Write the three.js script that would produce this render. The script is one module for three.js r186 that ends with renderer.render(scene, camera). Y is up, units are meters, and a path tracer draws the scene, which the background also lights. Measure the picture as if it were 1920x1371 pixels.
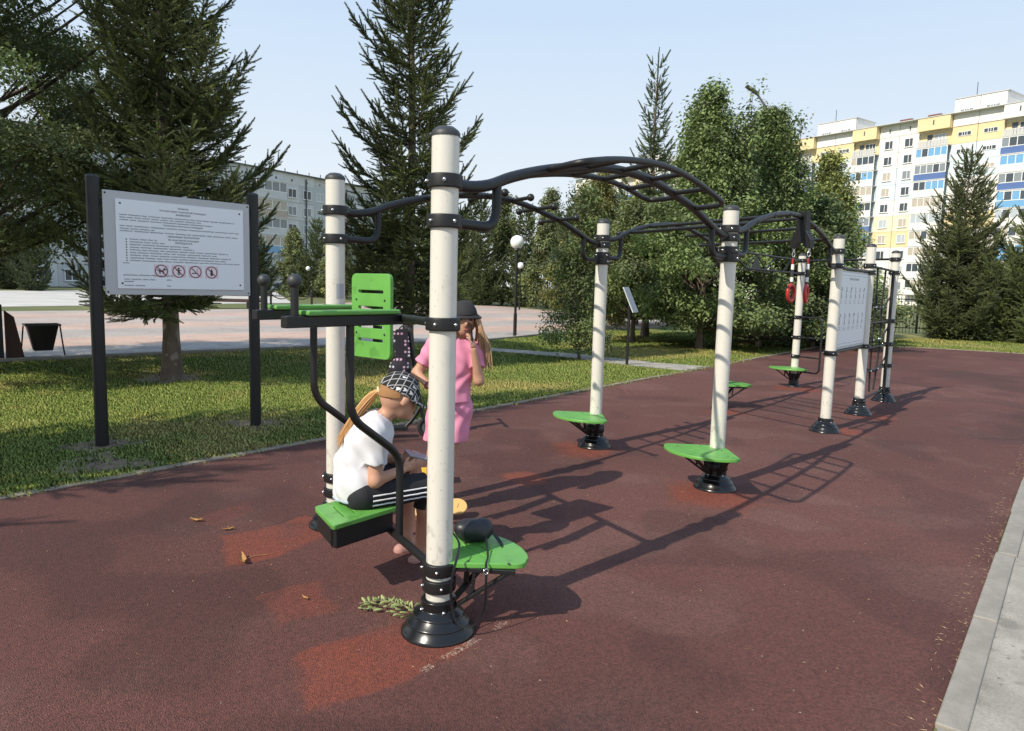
import * as THREE from 'three';
import { mergeGeometries, mergeVertices } from 'three/addons/utils/BufferGeometryUtils.js';
import { RoundedBoxGeometry } from 'three/addons/geometries/RoundedBoxGeometry.js';
import { MarchingCubes } from 'three/addons/objects/MarchingCubes.js';

// ---------------------------------------------------------------- camera, sky, sun, exposure
const scene = new THREE.Scene();
const camera = new THREE.PerspectiveCamera(54.6, 1024 / 731, 0.05, 900);
camera.position.set(0, 1.55, 0);
camera.rotation.order = 'YXZ';
camera.rotation.set(-0.11221, 0, 0.0264);

const renderer = new THREE.WebGLRenderer();
renderer.toneMapping = THREE.LinearToneMapping;
renderer.toneMappingExposure = 1.1;
renderer.shadowMap.enabled = true;

const SUN = new THREE.Vector3(-0.555, 0.643, 0.527).normalize();
{
  const W = 512, H = 256, d = new Float32Array(W * H * 4);
  const stops = [[0, 0.80, 0.86, 0.90], [8, 0.72, 0.80, 0.88], [20, 0.55, 0.69, 0.87], [40, 0.41, 0.57, 0.82], [90, 0.29, 0.44, 0.70]];
  for (let j = 0; j < H; j++) for (let i = 0; i < W; i++) {
    const el = ((j + 0.5) / H - 0.5) * 180, az = ((i + 0.5) / W - 0.5) * 2 * Math.PI;
    const e = Math.max(0, el);
    let k = 0; while (k < stops.length - 2 && e > stops[k + 1][0]) k++;
    const a = stops[k], b = stops[k + 1], t = Math.min(1, (e - a[0]) / (b[0] - a[0]));
    const dir = [Math.cos(el * Math.PI / 180) * Math.cos(az), Math.sin(el * Math.PI / 180), Math.cos(el * Math.PI / 180) * Math.sin(az)];
    const c = Math.max(0, dir[0] * SUN.x + dir[1] * SUN.y + dir[2] * SUN.z);
    const glow = 0.18 * Math.pow(c, 6);
    const o = (j * W + i) * 4;
    for (let q = 0; q < 3; q++) d[o + q] = a[q + 1] + (b[q + 1] - a[q + 1]) * t + glow;
    d[o + 3] = 1;
  }
  const sky = new THREE.DataTexture(d, W, H, THREE.RGBAFormat, THREE.FloatType);
  sky.mapping = THREE.EquirectangularReflectionMapping;
  sky.magFilter = THREE.LinearFilter; sky.needsUpdate = true;
  scene.background = sky; scene.environment = sky;
}
const sun = new THREE.DirectionalLight(new THREE.Color(1, 0.91, 0.77), 4.7);
sun.position.copy(SUN).multiplyScalar(60); sun.target.position.set(2, 0, -8);
sun.position.add(sun.target.position);
sun.castShadow = true; sun.shadow.mapSize.set(4096, 4096);
Object.assign(sun.shadow.camera, { left: -40, right: 40, top: 40, bottom: -40, near: 1, far: 160 });
scene.add(sun, sun.target);

// ---------------------------------------------------------------- helpers
const V = (x, y, z) => new THREE.Vector3(x, y, z);
let seed = 20240717;
const rnd = () => { seed = (seed + 0x6d2b79f5) | 0; let t = Math.imul(seed ^ (seed >>> 15), 1 | seed); t = (t + Math.imul(t ^ (t >>> 7), 61 | t)) ^ t; return ((t ^ (t >>> 14)) >>> 0) / 4294967296; };
const rr = (a, b) => a + (b - a) * rnd();
const hash = (x, y) => { let h = Math.imul(x | 0, 374761393) + Math.imul(y | 0, 668265263); h = Math.imul(h ^ (h >>> 13), 1274126177); return ((h ^ (h >>> 16)) >>> 0) / 4294967296; };
const sm = (t) => t * t * (3 - 2 * t);
const clamp = (x, a = 0, b = 1) => Math.min(b, Math.max(a, x));
const step = (a, b, x) => sm(clamp((x - a) / (b - a)));
function vnoise(x, y, p = 0) {
  const i = Math.floor(x), j = Math.floor(y), u = sm(x - i), v = sm(y - j), w = p ? (k) => ((k % p) + p) % p : (k) => k;
  const a = hash(w(i), w(j)), b = hash(w(i + 1), w(j)), c = hash(w(i), w(j + 1)), d = hash(w(i + 1), w(j + 1));
  return a + (b - a) * u + (c - a) * v + (a - b - c + d) * u * v;
}
function fbm(x, y, o = 4, p = 0) { let s = 0, a = 0.5, n = 0; for (let k = 0; k < o; k++) { s += a * vnoise(x + k * 17 * (p ? 0 : 1), y + k * 31 * (p ? 0 : 1), p); n += a; a *= 0.5; x *= 2; y *= 2; p *= 2; } return s / n; }
const toS = (c) => 255 * (c <= 0.0031308 ? 12.92 * c : 1.055 * Math.pow(Math.max(0, c), 1 / 2.4) - 0.055);
function tex(w, h, fn, colour = true, repeat) {           // fn(u, v) gives linear [r, g, b] (colour) or one number (data)
  const d = new Uint8Array(w * h * 4);
  for (let j = 0; j < h; j++) for (let i = 0; i < w; i++) {
    const c = fn((i + 0.5) / w, (j + 0.5) / h, i, j), o = (j * w + i) * 4;
    if (colour) { d[o] = clamp(toS(c[0]), 0, 255); d[o + 1] = clamp(toS(c[1]), 0, 255); d[o + 2] = clamp(toS(c[2]), 0, 255); }
    else d[o] = d[o + 1] = d[o + 2] = clamp(c * 255, 0, 255);
    d[o + 3] = 255;
  }
  const t = new THREE.DataTexture(d, w, h, THREE.RGBAFormat);
  t.magFilter = THREE.LinearFilter; t.minFilter = THREE.LinearMipmapLinearFilter; t.generateMipmaps = true;
  t.wrapS = t.wrapT = THREE.RepeatWrapping; if (colour) t.colorSpace = THREE.SRGBColorSpace;
  if (repeat) t.repeat.set(repeat[0], repeat[1]);
  t.needsUpdate = true; return t;
}
function canvasTex(w, h, draw) {
  const c = document.createElement('canvas'); c.width = w; c.height = h;
  draw(c.getContext('2d'), w, h);
  const t = new THREE.CanvasTexture(c); t.colorSpace = THREE.SRGBColorSpace; t.magFilter = THREE.LinearFilter; return t;
}
const lin = (r, g, b) => new THREE.Color().setRGB(r, g, b);
function mat(color, roughness = 0.7, more = {}) { return new THREE.MeshStandardMaterial({ color, roughness, metalness: 0, ...more }); }

const ORIGIN = new WeakMap();
const taken = new Map();
function numbered(n) { const k = taken.get(n) || 0; taken.set(n, k + 1); return k ? n + '_' + String(k).padStart(3, '0') : n; }
function thing(name, label, category, [x, y, z] = [0, 0, 0], group) {
  const o = new THREE.Group(); o.name = numbered(name); o.position.set(x, y, z); scene.add(o);
  o.userData = { label, category }; if (group) o.userData.group = group;
  ORIGIN.set(o, V(x, y, z)); return o;
}
function clean(g) {
  let q = g.index ? g.toNonIndexed() : g.clone();
  for (const k of Object.keys(q.attributes)) if (!['position', 'normal', 'uv', 'color'].includes(k)) q.deleteAttribute(k);
  if (!q.attributes.normal) q.computeVertexNormals();
  if (!q.attributes.uv) q.setAttribute('uv', new THREE.BufferAttribute(new Float32Array(q.attributes.position.count * 2), 2));
  return q;
}
function merge(list) { return list.length === 1 ? clean(list[0]) : mergeGeometries(list.map(clean)); }
// a mesh of world-space geometry under a parent (thing, or a part of it), kept in the thing's own axes
function part(name, geos, m, parent) {
  const g = merge(Array.isArray(geos) ? geos : [geos]);
  const o = ORIGIN.get(parent); if (o) g.translate(-o.x, -o.y, -o.z);
  const mesh = new THREE.Mesh(g, m); mesh.name = name; mesh.castShadow = mesh.receiveShadow = true;
  parent.add(mesh); if (o) ORIGIN.set(mesh, o); return mesh;
}
function single(name, label, category, geos, m, at, group) {   // a thing of one mesh
  const g = merge(Array.isArray(geos) ? geos : [geos]); g.translate(-at[0], -at[1], -at[2]);
  const mesh = new THREE.Mesh(g, m); mesh.name = numbered(name); mesh.position.set(...at); mesh.castShadow = mesh.receiveShadow = true;
  mesh.userData = { label, category }; if (group) mesh.userData.group = group; scene.add(mesh);
  ORIGIN.set(mesh, V(...at)); return mesh;
}
function structure(name, geos, m, label) {
  const mesh = new THREE.Mesh(merge(Array.isArray(geos) ? geos : [geos]), m); mesh.name = numbered(name); mesh.castShadow = mesh.receiveShadow = true;
  mesh.userData = { kind: 'structure', label: label || name.replace(/_/g, ' '), category: name.split('_').pop() }; scene.add(mesh); return mesh;
}
function box(w, h, d, x, y, z, ry = 0, rx = 0, rz = 0) { const g = new THREE.BoxGeometry(w, h, d); g.applyMatrix4(new THREE.Matrix4().makeRotationFromEuler(new THREE.Euler(rx, ry, rz, 'YXZ'))); g.translate(x, y, z); return g; }
function rbox(w, h, d, r, x, y, z, ry = 0, rx = 0, rz = 0) { const g = new RoundedBoxGeometry(w, h, d, 2, r); g.applyMatrix4(new THREE.Matrix4().makeRotationFromEuler(new THREE.Euler(rx, ry, rz, 'YXZ'))); g.translate(x, y, z); return g; }
function cyl(r0, r1, h, x, y, z, seg = 16) { const g = new THREE.CylinderGeometry(r1, r0, h, seg); g.translate(x, y + h / 2, z); return g; }
function ball(r, x, y, z, sx = 1, sy = 1, sz = 1) { const g = new THREE.SphereGeometry(r, 20, 14); g.scale(sx, sy, sz); g.translate(x, y, z); return g; }
function lathe(pts, x, y, z, seg = 32) { const g = new THREE.LatheGeometry(pts.map((p) => new THREE.Vector2(p[0], p[1])), seg); g.translate(x, y, z); return g; }
function place(g, at, dir) {   // geometry built along +y is turned to dir and moved
  g.applyQuaternion(new THREE.Quaternion().setFromUnitVectors(V(0, 1, 0), dir.clone().normalize())); g.translate(at.x, at.y, at.z); return g;
}
// round corners of a polyline
function fillet(pts, rad, n = 6) {
  const out = [pts[0].clone()];
  for (let i = 1; i < pts.length - 1; i++) {
    const a = pts[i - 1], b = pts[i], c = pts[i + 1], r = Math.min(rad, a.distanceTo(b) * 0.49, b.distanceTo(c) * 0.49);
    const p = b.clone().lerp(a, r / a.distanceTo(b)), q = b.clone().lerp(c, r / b.distanceTo(c));
    for (let k = 0; k <= n; k++) { const t = k / n; out.push(p.clone().multiplyScalar((1 - t) * (1 - t)).addScaledVector(b, 2 * t * (1 - t)).addScaledVector(q, t * t)); }
  }
  out.push(pts[pts.length - 1].clone()); return out;
}
// tube through points, capped; r is a number or a function of 0..1
function sweep(pts, r, seg = 10, closed = false) {
  const P = [], N = [], U = [], I = [], n = pts.length, R = typeof r === 'function' ? r : () => r;
  let nor = null, len = 0;
  for (let i = 0; i < n; i++) {
    const t = (closed ? pts[(i + 1) % n] : pts[Math.min(n - 1, i + 1)]).clone().sub(closed ? pts[(i + n - 1) % n] : pts[Math.max(0, i - 1)]).normalize();
    if (!nor) { nor = Math.abs(t.y) < 0.9 ? V(0, 1, 0) : V(1, 0, 0); }
    nor.addScaledVector(t, -nor.dot(t)).normalize();
    const bi = t.clone().cross(nor), q = R(i / (n - 1)); if (i) len += pts[i].distanceTo(pts[i - 1]);
    for (let k = 0; k <= seg; k++) {
      const a = k / seg * Math.PI * 2, v = nor.clone().multiplyScalar(Math.cos(a)).addScaledVector(bi, Math.sin(a));
      P.push(pts[i].x + v.x * q, pts[i].y + v.y * q, pts[i].z + v.z * q); N.push(v.x, v.y, v.z); U.push(k / seg, len);
    }
  }
  const rows = closed ? n : n - 1;
  for (let i = 0; i < rows; i++) for (let k = 0; k < seg; k++) { const a = i * (seg + 1) + k, b = ((i + 1) % n) * (seg + 1) + k; I.push(a, b + 1, b, a, a + 1, b + 1); }
  if (!closed) for (const e of [0, n - 1]) {
    const t = (e ? pts[n - 1].clone().sub(pts[n - 2]) : pts[0].clone().sub(pts[1])).normalize(), c = P.length / 3;
    P.push(pts[e].x, pts[e].y, pts[e].z); N.push(t.x, t.y, t.z); U.push(0, 0);
    for (let k = 0; k <= seg; k++) { const o = (e * (seg + 1) + k) * 3; P.push(P[o], P[o + 1], P[o + 2]); N.push(t.x, t.y, t.z); U.push(0, 0); }
    for (let k = 0; k < seg; k++) e ? I.push(c, c + 1 + k, c + 2 + k) : I.push(c, c + 2 + k, c + 1 + k);
  }
  const g = new THREE.BufferGeometry();
  g.setAttribute('position', new THREE.Float32BufferAttribute(P, 3)); g.setAttribute('normal', new THREE.Float32BufferAttribute(N, 3)); g.setAttribute('uv', new THREE.Float32BufferAttribute(U, 2)); g.setIndex(I);
  return g;
}
const bar = (a, b, r, seg = 10) => sweep([a, b], r, seg);
function rectBar(a, b, w, h) {   // box section between two points, h measured upward
  const L = a.distanceTo(b), g = new RoundedBoxGeometry(L, h, w, 1, Math.min(w, h) * 0.12), d = b.clone().sub(a);
  g.applyMatrix4(new THREE.Matrix4().makeRotationFromEuler(new THREE.Euler(0, Math.atan2(-d.z, d.x), Math.asin(d.y / L), 'YXZ'))); g.translate((a.x + b.x) / 2, (a.y + b.y) / 2, (a.z + b.z) / 2); return g;
}
function flat(poly, y, uvScale = 1) {   // horizontal sheet from [x, z] corners, uv in metres
  const s = new THREE.Shape(poly.map(([x, z]) => new THREE.Vector2(x, -z))), g = new THREE.ShapeGeometry(s);
  g.rotateX(-Math.PI / 2); g.translate(0, y, 0);
  const p = g.attributes.position, uv = g.attributes.uv; for (let i = 0; i < p.count; i++) uv.setXY(i, p.getX(i) * uvScale, -p.getZ(i) * uvScale);
  const n = g.attributes.normal; for (let i = 0; i < n.count; i++) n.setXYZ(i, 0, 1, 0);
  return g;
}
function inside(poly, x, z) { let c = false; for (let i = 0, j = poly.length - 1; i < poly.length; j = i++) { const [a, b] = poly[i], [d, e] = poly[j]; if ((b > z) !== (e > z) && x < (d - a) * (z - b) / (e - b) + a) c = !c; } return c; }
function edgeDist(poly, x, z) { let m = 1e9; for (let i = 0, j = poly.length - 1; i < poly.length; j = i++) { const [a, b] = poly[i], [c, d] = poly[j], ux = c - a, uz = d - b, t = clamp(((x - a) * ux + (z - b) * uz) / (ux * ux + uz * uz)); m = Math.min(m, Math.hypot(x - a - ux * t, z - b - uz * t)); } return m; }

// ---------------------------------------------------------------- materials
const M = {
  black: mat(lin(0.009, 0.0092, 0.0098), 0.46), blackGloss: mat(lin(0.008, 0.0085, 0.0095), 0.24), steel: mat(lin(0.75, 0.75, 0.74), 0.25, { metalness: 1 }),
  capGrey: mat(lin(0.035, 0.037, 0.04), 0.5), rubberStrap: mat(lin(0.03, 0.03, 0.032), 0.7), ropeBlack: mat(lin(0.02, 0.02, 0.02), 0.9),
};
M.white = mat(lin(1, 1, 1), 0.34, { map: tex(256, 512, (u, v) => {
  const s = step(0.80, 0.92, fbm(u * 22, v * 60, 3, 0)) * 0.35, k = 0.97 + 0.05 * fbm(u * 6, v * 9, 3, 0), sc = (hash(Math.floor(u * 90), Math.floor(v * 260)) > 0.995 ? 0.25 : 0) + (v < 0.22 ? 0.22 * step(0.55, 0.78, fbm(u * 18, v * 70, 4, 0)) : 0) + 0.06 * step(0.66, 0.8, fbm(u * 5 + 3, v * 34 + 7, 4, 0));
  return [0.64 * k * (1 - 0.3 * s - sc), 0.615 * k * (1 - 0.36 * s - sc), 0.545 * k * (1 - 0.45 * s - sc)];
}) });
M.green = mat(lin(1, 1, 1), 0.38, { map: tex(256, 256, (u, v) => { const k = 0.84 + 0.28 * fbm(u * 9, v * 9, 5, 0) - 0.22 * step(0.62, 0.72, fbm(u * 16 + 5, v * 16, 4, 0)), s = hash(Math.floor(u * 256), Math.floor(v * 256)) > 0.992 ? 1.5 : 1; return [0.125 * k * s, 0.36 * k, 0.068 * k * s]; }) });

// ---------------------------------------------------------------- ground and paved surfaces
const AD = [0.6212, -0.7837];                     // direction of the long side of the rubber court
const ND = [0.7837, 0.6212];                      // across it, toward the kerb
const RUBBER = [[-9.5, 2.9], [-4.3, 4.85], [1.55, -2.39], [4.36, -5.89], [15.2, -19.4], [14.3, -20.3], [12.2, -21.4], [9.5, -21.35], [4.0, -14.26], [-1.74, -6.86], [-3.5, -4.65]];
const PLAZA = [[-21, 0.5], [-8.84, -12.12], [-5.6, -15.4], [-4.25, -16.49], [-0.76, -19.59], [1.81, -23.94], [7.44, -31.09], [14, -39.5], [13, -41.5], [3.3, -44.7], [-3.58, -57.3], [-11, -58], [-13.2, -46], [-13.7, -36.2], [-20.4, -28.2], [-44, 0]];
const ROAD = [[-60, 0], [-23.3, -31.8], [-21.2, -36], [-15, -48], [-30, -90], [-41.7, -71], [-43.6, -60.3], [-110, -40]];
const PATH = [[-0.66, -16.75], [-0.70, -17.55], [1.6, -16.4], [3.1, -14.95], [4.12, -14.42], [3.4, -13.49], [2.3, -14.3], [1.2, -15.55]];
const PAVE = [[1.62, -2.34], [4.43, -5.84], [15.4, -19.5], [60, -19], [60, 20], [-4.2, 4.95]];
const dry = (x, z) => clamp(step(0.46, 0.72, fbm(x * 0.55 + 7, z * 0.55 + 3, 4)) * 0.8 + 0.35 * step(0.5, 0.8, fbm(x * 2.2, z * 2.2, 3)));
const bare = (x, z) => { let m = 0; for (const [a, b, r] of [[-3.73, -6.35, 0.55], [-2.72, -7.44, 0.5], [-5.22, -10.74, 0.7], [-3.3, -5.7, 0.5]]) m = Math.max(m, 1 - step(r * 0.35, r, Math.hypot(x - a, z - b) + 0.5 * (fbm(x * 4, z * 4, 3) - 0.5))); return m; };

function field(fn, x0, z0, size, n) {   // fn sampled on a grid, looked up between its points
  const d = new Float32Array((n + 1) * (n + 1)); for (let j = 0; j <= n; j++) for (let i = 0; i <= n; i++) d[j * (n + 1) + i] = fn(x0 + i / n * size, z0 + j / n * size);
  return (x, z) => { const u = clamp((x - x0) / size * n, 0, n - 0.001), v = clamp((z - z0) / size * n, 0, n - 0.001), i = u | 0, j = v | 0, p = u - i, q = v - j, o = j * (n + 1) + i; return (d[o] * (1 - p) + d[o + 1] * p) * (1 - q) + (d[o + n + 1] * (1 - p) + d[o + n + 2] * p) * q; };
}
{ // the ground sheet: lawn far and near, with worn earth
  const size = 30, x0 = -14, z0 = -32;
  const fd = field(dry, x0, z0, size, 400), fe = field(bare, x0, z0, size, 400), fn = field((x, z) => 0.75 + 0.5 * fbm(x * 9, z * 9, 3), x0, z0, size, 640);
  const lawnMap = tex(1024, 1024, (u, v) => {
    const x = x0 + u * size, z = z0 + (1 - v) * size, d = fd(x, z), b = fe(x, z), n = fn(x, z), f = 0.7 + 0.6 * hash(Math.floor(u * 1024), Math.floor(v * 1024));
    const g = [0.12 + 0.15 * d, 0.165 + 0.07 * d, 0.036 + 0.045 * d], e = [0.17, 0.125, 0.085];
    return g.map((c, i) => (c * (1 - b) + e[i] * b) * n * f);
  });
  const g = flat([[x0, z0], [x0 + size, z0], [x0 + size, z0 + size], [x0, z0 + size]], 0);
  const p = g.attributes.position, uv = g.attributes.uv; for (let i = 0; i < p.count; i++) uv.setXY(i, (p.getX(i) - x0) / size, 1 - (p.getZ(i) - z0) / size);
  structure('lawn_ground', g, mat(0xffffff, 0.95, { map: lawnMap }), 'green and straw coloured lawn between the red court and the plaza');
  const farMap = tex(512, 512, (u, v) => { const d = fbm(u * 8, v * 8, 5, 8), n = 0.8 + 0.4 * fbm(u * 40, v * 40, 2, 40); return [(0.075 + 0.09 * d) * n, (0.10 + 0.06 * d) * n, (0.025 + 0.03 * d) * n]; });
  farMap.repeat.set(1 / 30, 1 / 30);
  structure('ground', flat([[-600, -700], [600, -700], [600, 300], [-600, 300]], -0.012), mat(0xffffff, 0.95, { map: farMap }), 'wide grassy ground reaching to the buildings');
}
// rubber court
const PATCHES = [
  [[-0.90, -2.76], [-0.76, -2.94], [-0.45, -3.16], [-0.20, -3.02], [-0.12, -2.86], [-0.34, -2.58], [-0.6, -2.42], [-0.73, -2.35]],
  [[-1.23, -3.34], [-0.93, -3.59], [-0.74, -3.19], [-1.03, -2.98]],
  [[-1.75, -4.1], [-1.32, -4.58], [-1.0, -4.35], [-1.08, -4.11], [-1.32, -3.76], [-1.52, -3.66]],
  [[-2.18, -4.43], [-1.8, -4.89], [-1.64, -4.64], [-1.82, -4.27]],
];
const HALO = [[1.55, -5.27, 0.46], [0.72, -6.66, 0.42], [3.75, -7.95, 0.36], [4.62, -9.05, 0.4], [4.66, -11.5, 0.5], [2.75, -9.0, 0.3], [0.1, -5.6, 0.25]];
function rubberPainter(x0, z0, size) {
  const F = (fn, n = 420) => field(fn, x0, z0, size, n);
  const fx = F((x, z) => fbm(x * 9, z * 9, 2)), fz = F((x, z) => fbm(x * 9 + 50, z * 9, 2)), fb = F((x, z) => fbm(x * 0.45 + 11, z * 0.45 + 5, 4), 120), fm = F((x, z) => fbm(x * 2.1, z * 2.1, 3), 260), f6 = F((x, z) => fbm(x * 6, z * 6, 3)), f3 = F((x, z) => fbm(x * 3 + 9, z * 3, 2), 260);
  const boxes = PATCHES.map((p) => [Math.min(...p.map((q) => q[0])) - 0.06, Math.max(...p.map((q) => q[0])) + 0.06, Math.min(...p.map((q) => q[1])) - 0.06, Math.max(...p.map((q) => q[1])) + 0.06]);
  return (x, z, grain, h) => {
    const wx = x + 0.05 * (fx(x, z) - 0.5) + 0.16 * (f3(x, z) - 0.5), wz = z + 0.05 * (fz(x, z) - 0.5) + 0.16 * (f3(z + 3, x + 3) - 0.5), big = fb(x, z), mid = fm(x, z), n6 = f6(x, z);
    const k = (0.62 + 0.72 * big) * (1 - 0.22 * step(0.56, 0.66, f3(x * 0.5 + 2, z * 0.5 - 1)) + 0.16 * step(0.58, 0.7, mid)), grey = step(0.46, 0.72, mid) * 0.6 + 0.3 * step(0.45, 0.8, big);
    let c0 = (0.116 - 0.004 * grey) * k, c1 = (0.041 + 0.009 * grey) * k, c2 = (0.032 + 0.008 * grey) * k, red = 0, crack = 0;
    for (let i = 0; i < PATCHES.length; i++) {
      const b = boxes[i]; if (x < b[0] || x > b[1] || z < b[2] || z > b[3]) continue;
      const e = edgeDist(PATCHES[i], wx, wz), s = i === 3 ? 0.3 : i === 1 ? 0.55 : 0.9;
      if (inside(PATCHES[i], wx, wz)) red = Math.max(red, s * step(0, 0.015 + 0.16 * mid * mid, e) * step(0.22, 0.55, n6 + 0.12) * (0.5 + 0.7 * n6));
      if (i === 2 && e < 0.004 && f3(x, z) > 0.5) crack = 0.35;
    }
    for (const [a, b, r] of HALO) { if (Math.abs(x - a) > r * 1.4 || Math.abs(z - b) > r * 1.4) continue; red = Math.max(red, 0.95 * (1 - step(0.3, 1, Math.hypot(wx - a, wz - b) / r + 0.8 * (n6 - 0.5)))); }
    red = clamp(red); c0 += (0.192 - c0) * red; c1 += (0.046 - c1) * red; c2 += (0.026 - c2) * red;
    // a pale scuffed line beside the near post
    const lx = -0.33, lz = -2.68, dx = 0.32, dz = -0.42, t = ((x - lx) * dx + (z - lz) * dz) / (dx * dx + dz * dz);
    if (t > 0 && t < 1.05) { const d = Math.abs((x - lx) * dz - (z - lz) * dx) / Math.hypot(dx, dz); if (d < 0.013 + 0.01 * n6 && h > 0.62 && n6 > 0.4) { c0 = 0.36; c1 = 0.27; c2 = 0.21; } }
    const gr = (0.5 + 1.0 * grain) * (1 - crack);
    return [c0 * gr, c1 * gr, c2 * gr];
  };
}
const bumpTile = (() => { // granules
  const n = 512, cells = 104;
  return tex(n, n, (u, v) => {
    const x = u * cells, y = v * cells, i = Math.floor(x), j = Math.floor(y); let m = 9;
    for (let a = -1; a <= 1; a++) for (let b = -1; b <= 1; b++) { const p = (i + a + cells) % cells, q = (j + b + cells) % cells; m = Math.min(m, Math.hypot(i + a + hash(p, q) - x, j + b + hash(p + 500, q) - y)); }
    return clamp(1 - m * 1.1);
  }, false, [1 / 0.6, 1 / 0.6]);
})();
{
  const cut = (poly, side) => { // split the court across its length at s = 9.5 m
    const s = ([x, z]) => (x * AD[0] + z * AD[1]) - 9.6, out = [];
    for (let i = 0; i < poly.length; i++) { const a = poly[i], b = poly[(i + 1) % poly.length], sa = s(a) * side, sb = s(b) * side; if (sa >= 0) out.push(a); if ((sa < 0) !== (sb < 0)) { const t = sa / (sa - sb); out.push([a[0] + (b[0] - a[0]) * t, a[1] + (b[1] - a[1]) * t]); } }
    return out;
  };
  const mk = (poly, res, x0, z0, size, cell) => {
    const paint = rubberPainter(x0, z0, size);
    const map = tex(res, res, (u, v, i, j) => { const x = x0 + u * size, z = z0 + (1 - v) * size; return paint(x, z, cell ? hash(i, j) * 0.55 + 0.45 * hash(i >> 1, j >> 1) : 0.5 * hash(i, j) + 0.25, hash(i + 7, j)); });
    map.wrapS = map.wrapT = THREE.ClampToEdgeWrapping;
    map.repeat.set(1 / size, 1 / size); map.offset.set(-x0 / size, 1 + z0 / size);
    const b = bumpTile.clone(); b.needsUpdate = true;
    return [flat(poly, 0.006), mat(0xffffff, 0.9, { map, bumpMap: b, bumpScale: 0.0045 })];
  };
  const [g1, m1] = mk(cut(RUBBER, -1), 2048, -5.2, -10.4, 10.4, true);
  structure('rubber_court', g1, m1, 'dark red granulated rubber court with brighter repair patches');
  const [g2, m2] = mk(cut(RUBBER, 1), 1024, -1, -22, 17, false);
  structure('rubber_court', g2, m2, 'far end of the dark red rubber court');
}
// plaza of pink and grey bands
{
  const size = 64, x0 = -46, z0 = -60;
  const dirX = 0.724, dirZ = -0.69;
  const f1 = field((x, z) => fbm(x * 1.3, z * 1.3, 3), x0, z0, size, 300), f2 = field((x, z) => fbm(x * 0.7 + 4, z * 0.7, 4), x0, z0, size, 300), f4 = field((x, z) => fbm(x * 2.5 + 3, z * 2.5, 4), x0, z0, size, 640);
  const map = tex(1536, 1536, (u, v, i, j) => {
    const x = x0 + u * size, z = z0 + (1 - v) * size, q = -(x * 0.69 + z * 0.724) - 14.35 ;   // distance past the lawn kerb
    const band = q < 3.1 ? 0 : q < 5.6 ? 1 : q < 8.6 ? 0.15 : q < 11 ? 0.95 : ((q - 11) % 7 < 4 ? 0.3 : 0.9);
    const b = clamp(band + 0.25 * (f1(x, z) - 0.5)), st = f2(x, z), n = 0.86 + 0.28 * hash(i, j), p = 0.82 + 0.36 * st;
    const dirt = step(0.55, 0.7, f4(x, z)) * 0.25 * (q < 3 ? 1 : 0.4);
    return [0.355 + 0.11 * b, 0.325 + 0.005 * b, 0.295 - 0.03 * b].map((c) => c * n * p * (1 - dirt));
  });
  map.wrapS = map.wrapT = THREE.ClampToEdgeWrapping; map.repeat.set(1 / size, 1 / size); map.offset.set(-x0 / size, 1 + z0 / size);
  structure('plaza_paving', flat(PLAZA, 0.004), mat(0xffffff, 0.85, { map }), 'plaza of pink and grey paving bands behind the lawn');
  const asphalt = tex(512, 512, (u, v, i, j) => { const n = (0.8 + 0.4 * fbm(u * 10, v * 10, 4, 10)) * (0.85 + 0.3 * hash(i, j)); return [0.50 * n, 0.48 * n, 0.44 * n]; }, true, [0.1, 0.1]);
  structure('road', flat(ROAD, 0.002), mat(0xffffff, 0.9, { map: asphalt }), 'pale road at the left beyond the plaza');
  const conc = tex(512, 512, (u, v, i, j) => {
    const s = fbm(u * 14, v * 14, 5, 14), n = (0.6 + 0.8 * s) * (0.85 + 0.3 * hash(i, j)), st = step(0.6, 0.75, fbm(u * 30 + 5, v * 30, 4, 30)) * 0.3, sp = hash(i >> 1, j >> 1) > 0.996 ? 0.5 : 0;
    return [0.335 * n * (1 - st - sp), 0.31 * n * (1 - st - sp), 0.265 * n * (1 - st - sp)];
  }, true, [1 / 3, 1 / 3]);
  M.concrete = mat(0xffffff, 0.88, { map: conc });
  M.concrete.bumpMap = tex(512, 512, (u, v, i, j) => 0.6 * hash(i, j) + 0.4 * fbm(u * 60, v * 60, 2, 60), false, [1 / 0.7, 1 / 0.7]); M.concrete.bumpScale = 0.0025;
  structure('garden_path', flat(PATH, 0.008), M.concrete, 'narrow grey path crossing the lawn to the court');
  structure('concrete_pavement', flat(PAVE, 0.010), M.concrete, 'pale concrete pavement along the right side of the court');
  structure('concrete_pavement', flat([[10.5, -22.6], [12.0, -23.2], [40, -26], [40, -24], [14.5, -21.9], [12.6, -22.2]], 0.005), M.concrete, 'pale strip of path behind the far end of the court');
}
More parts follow.
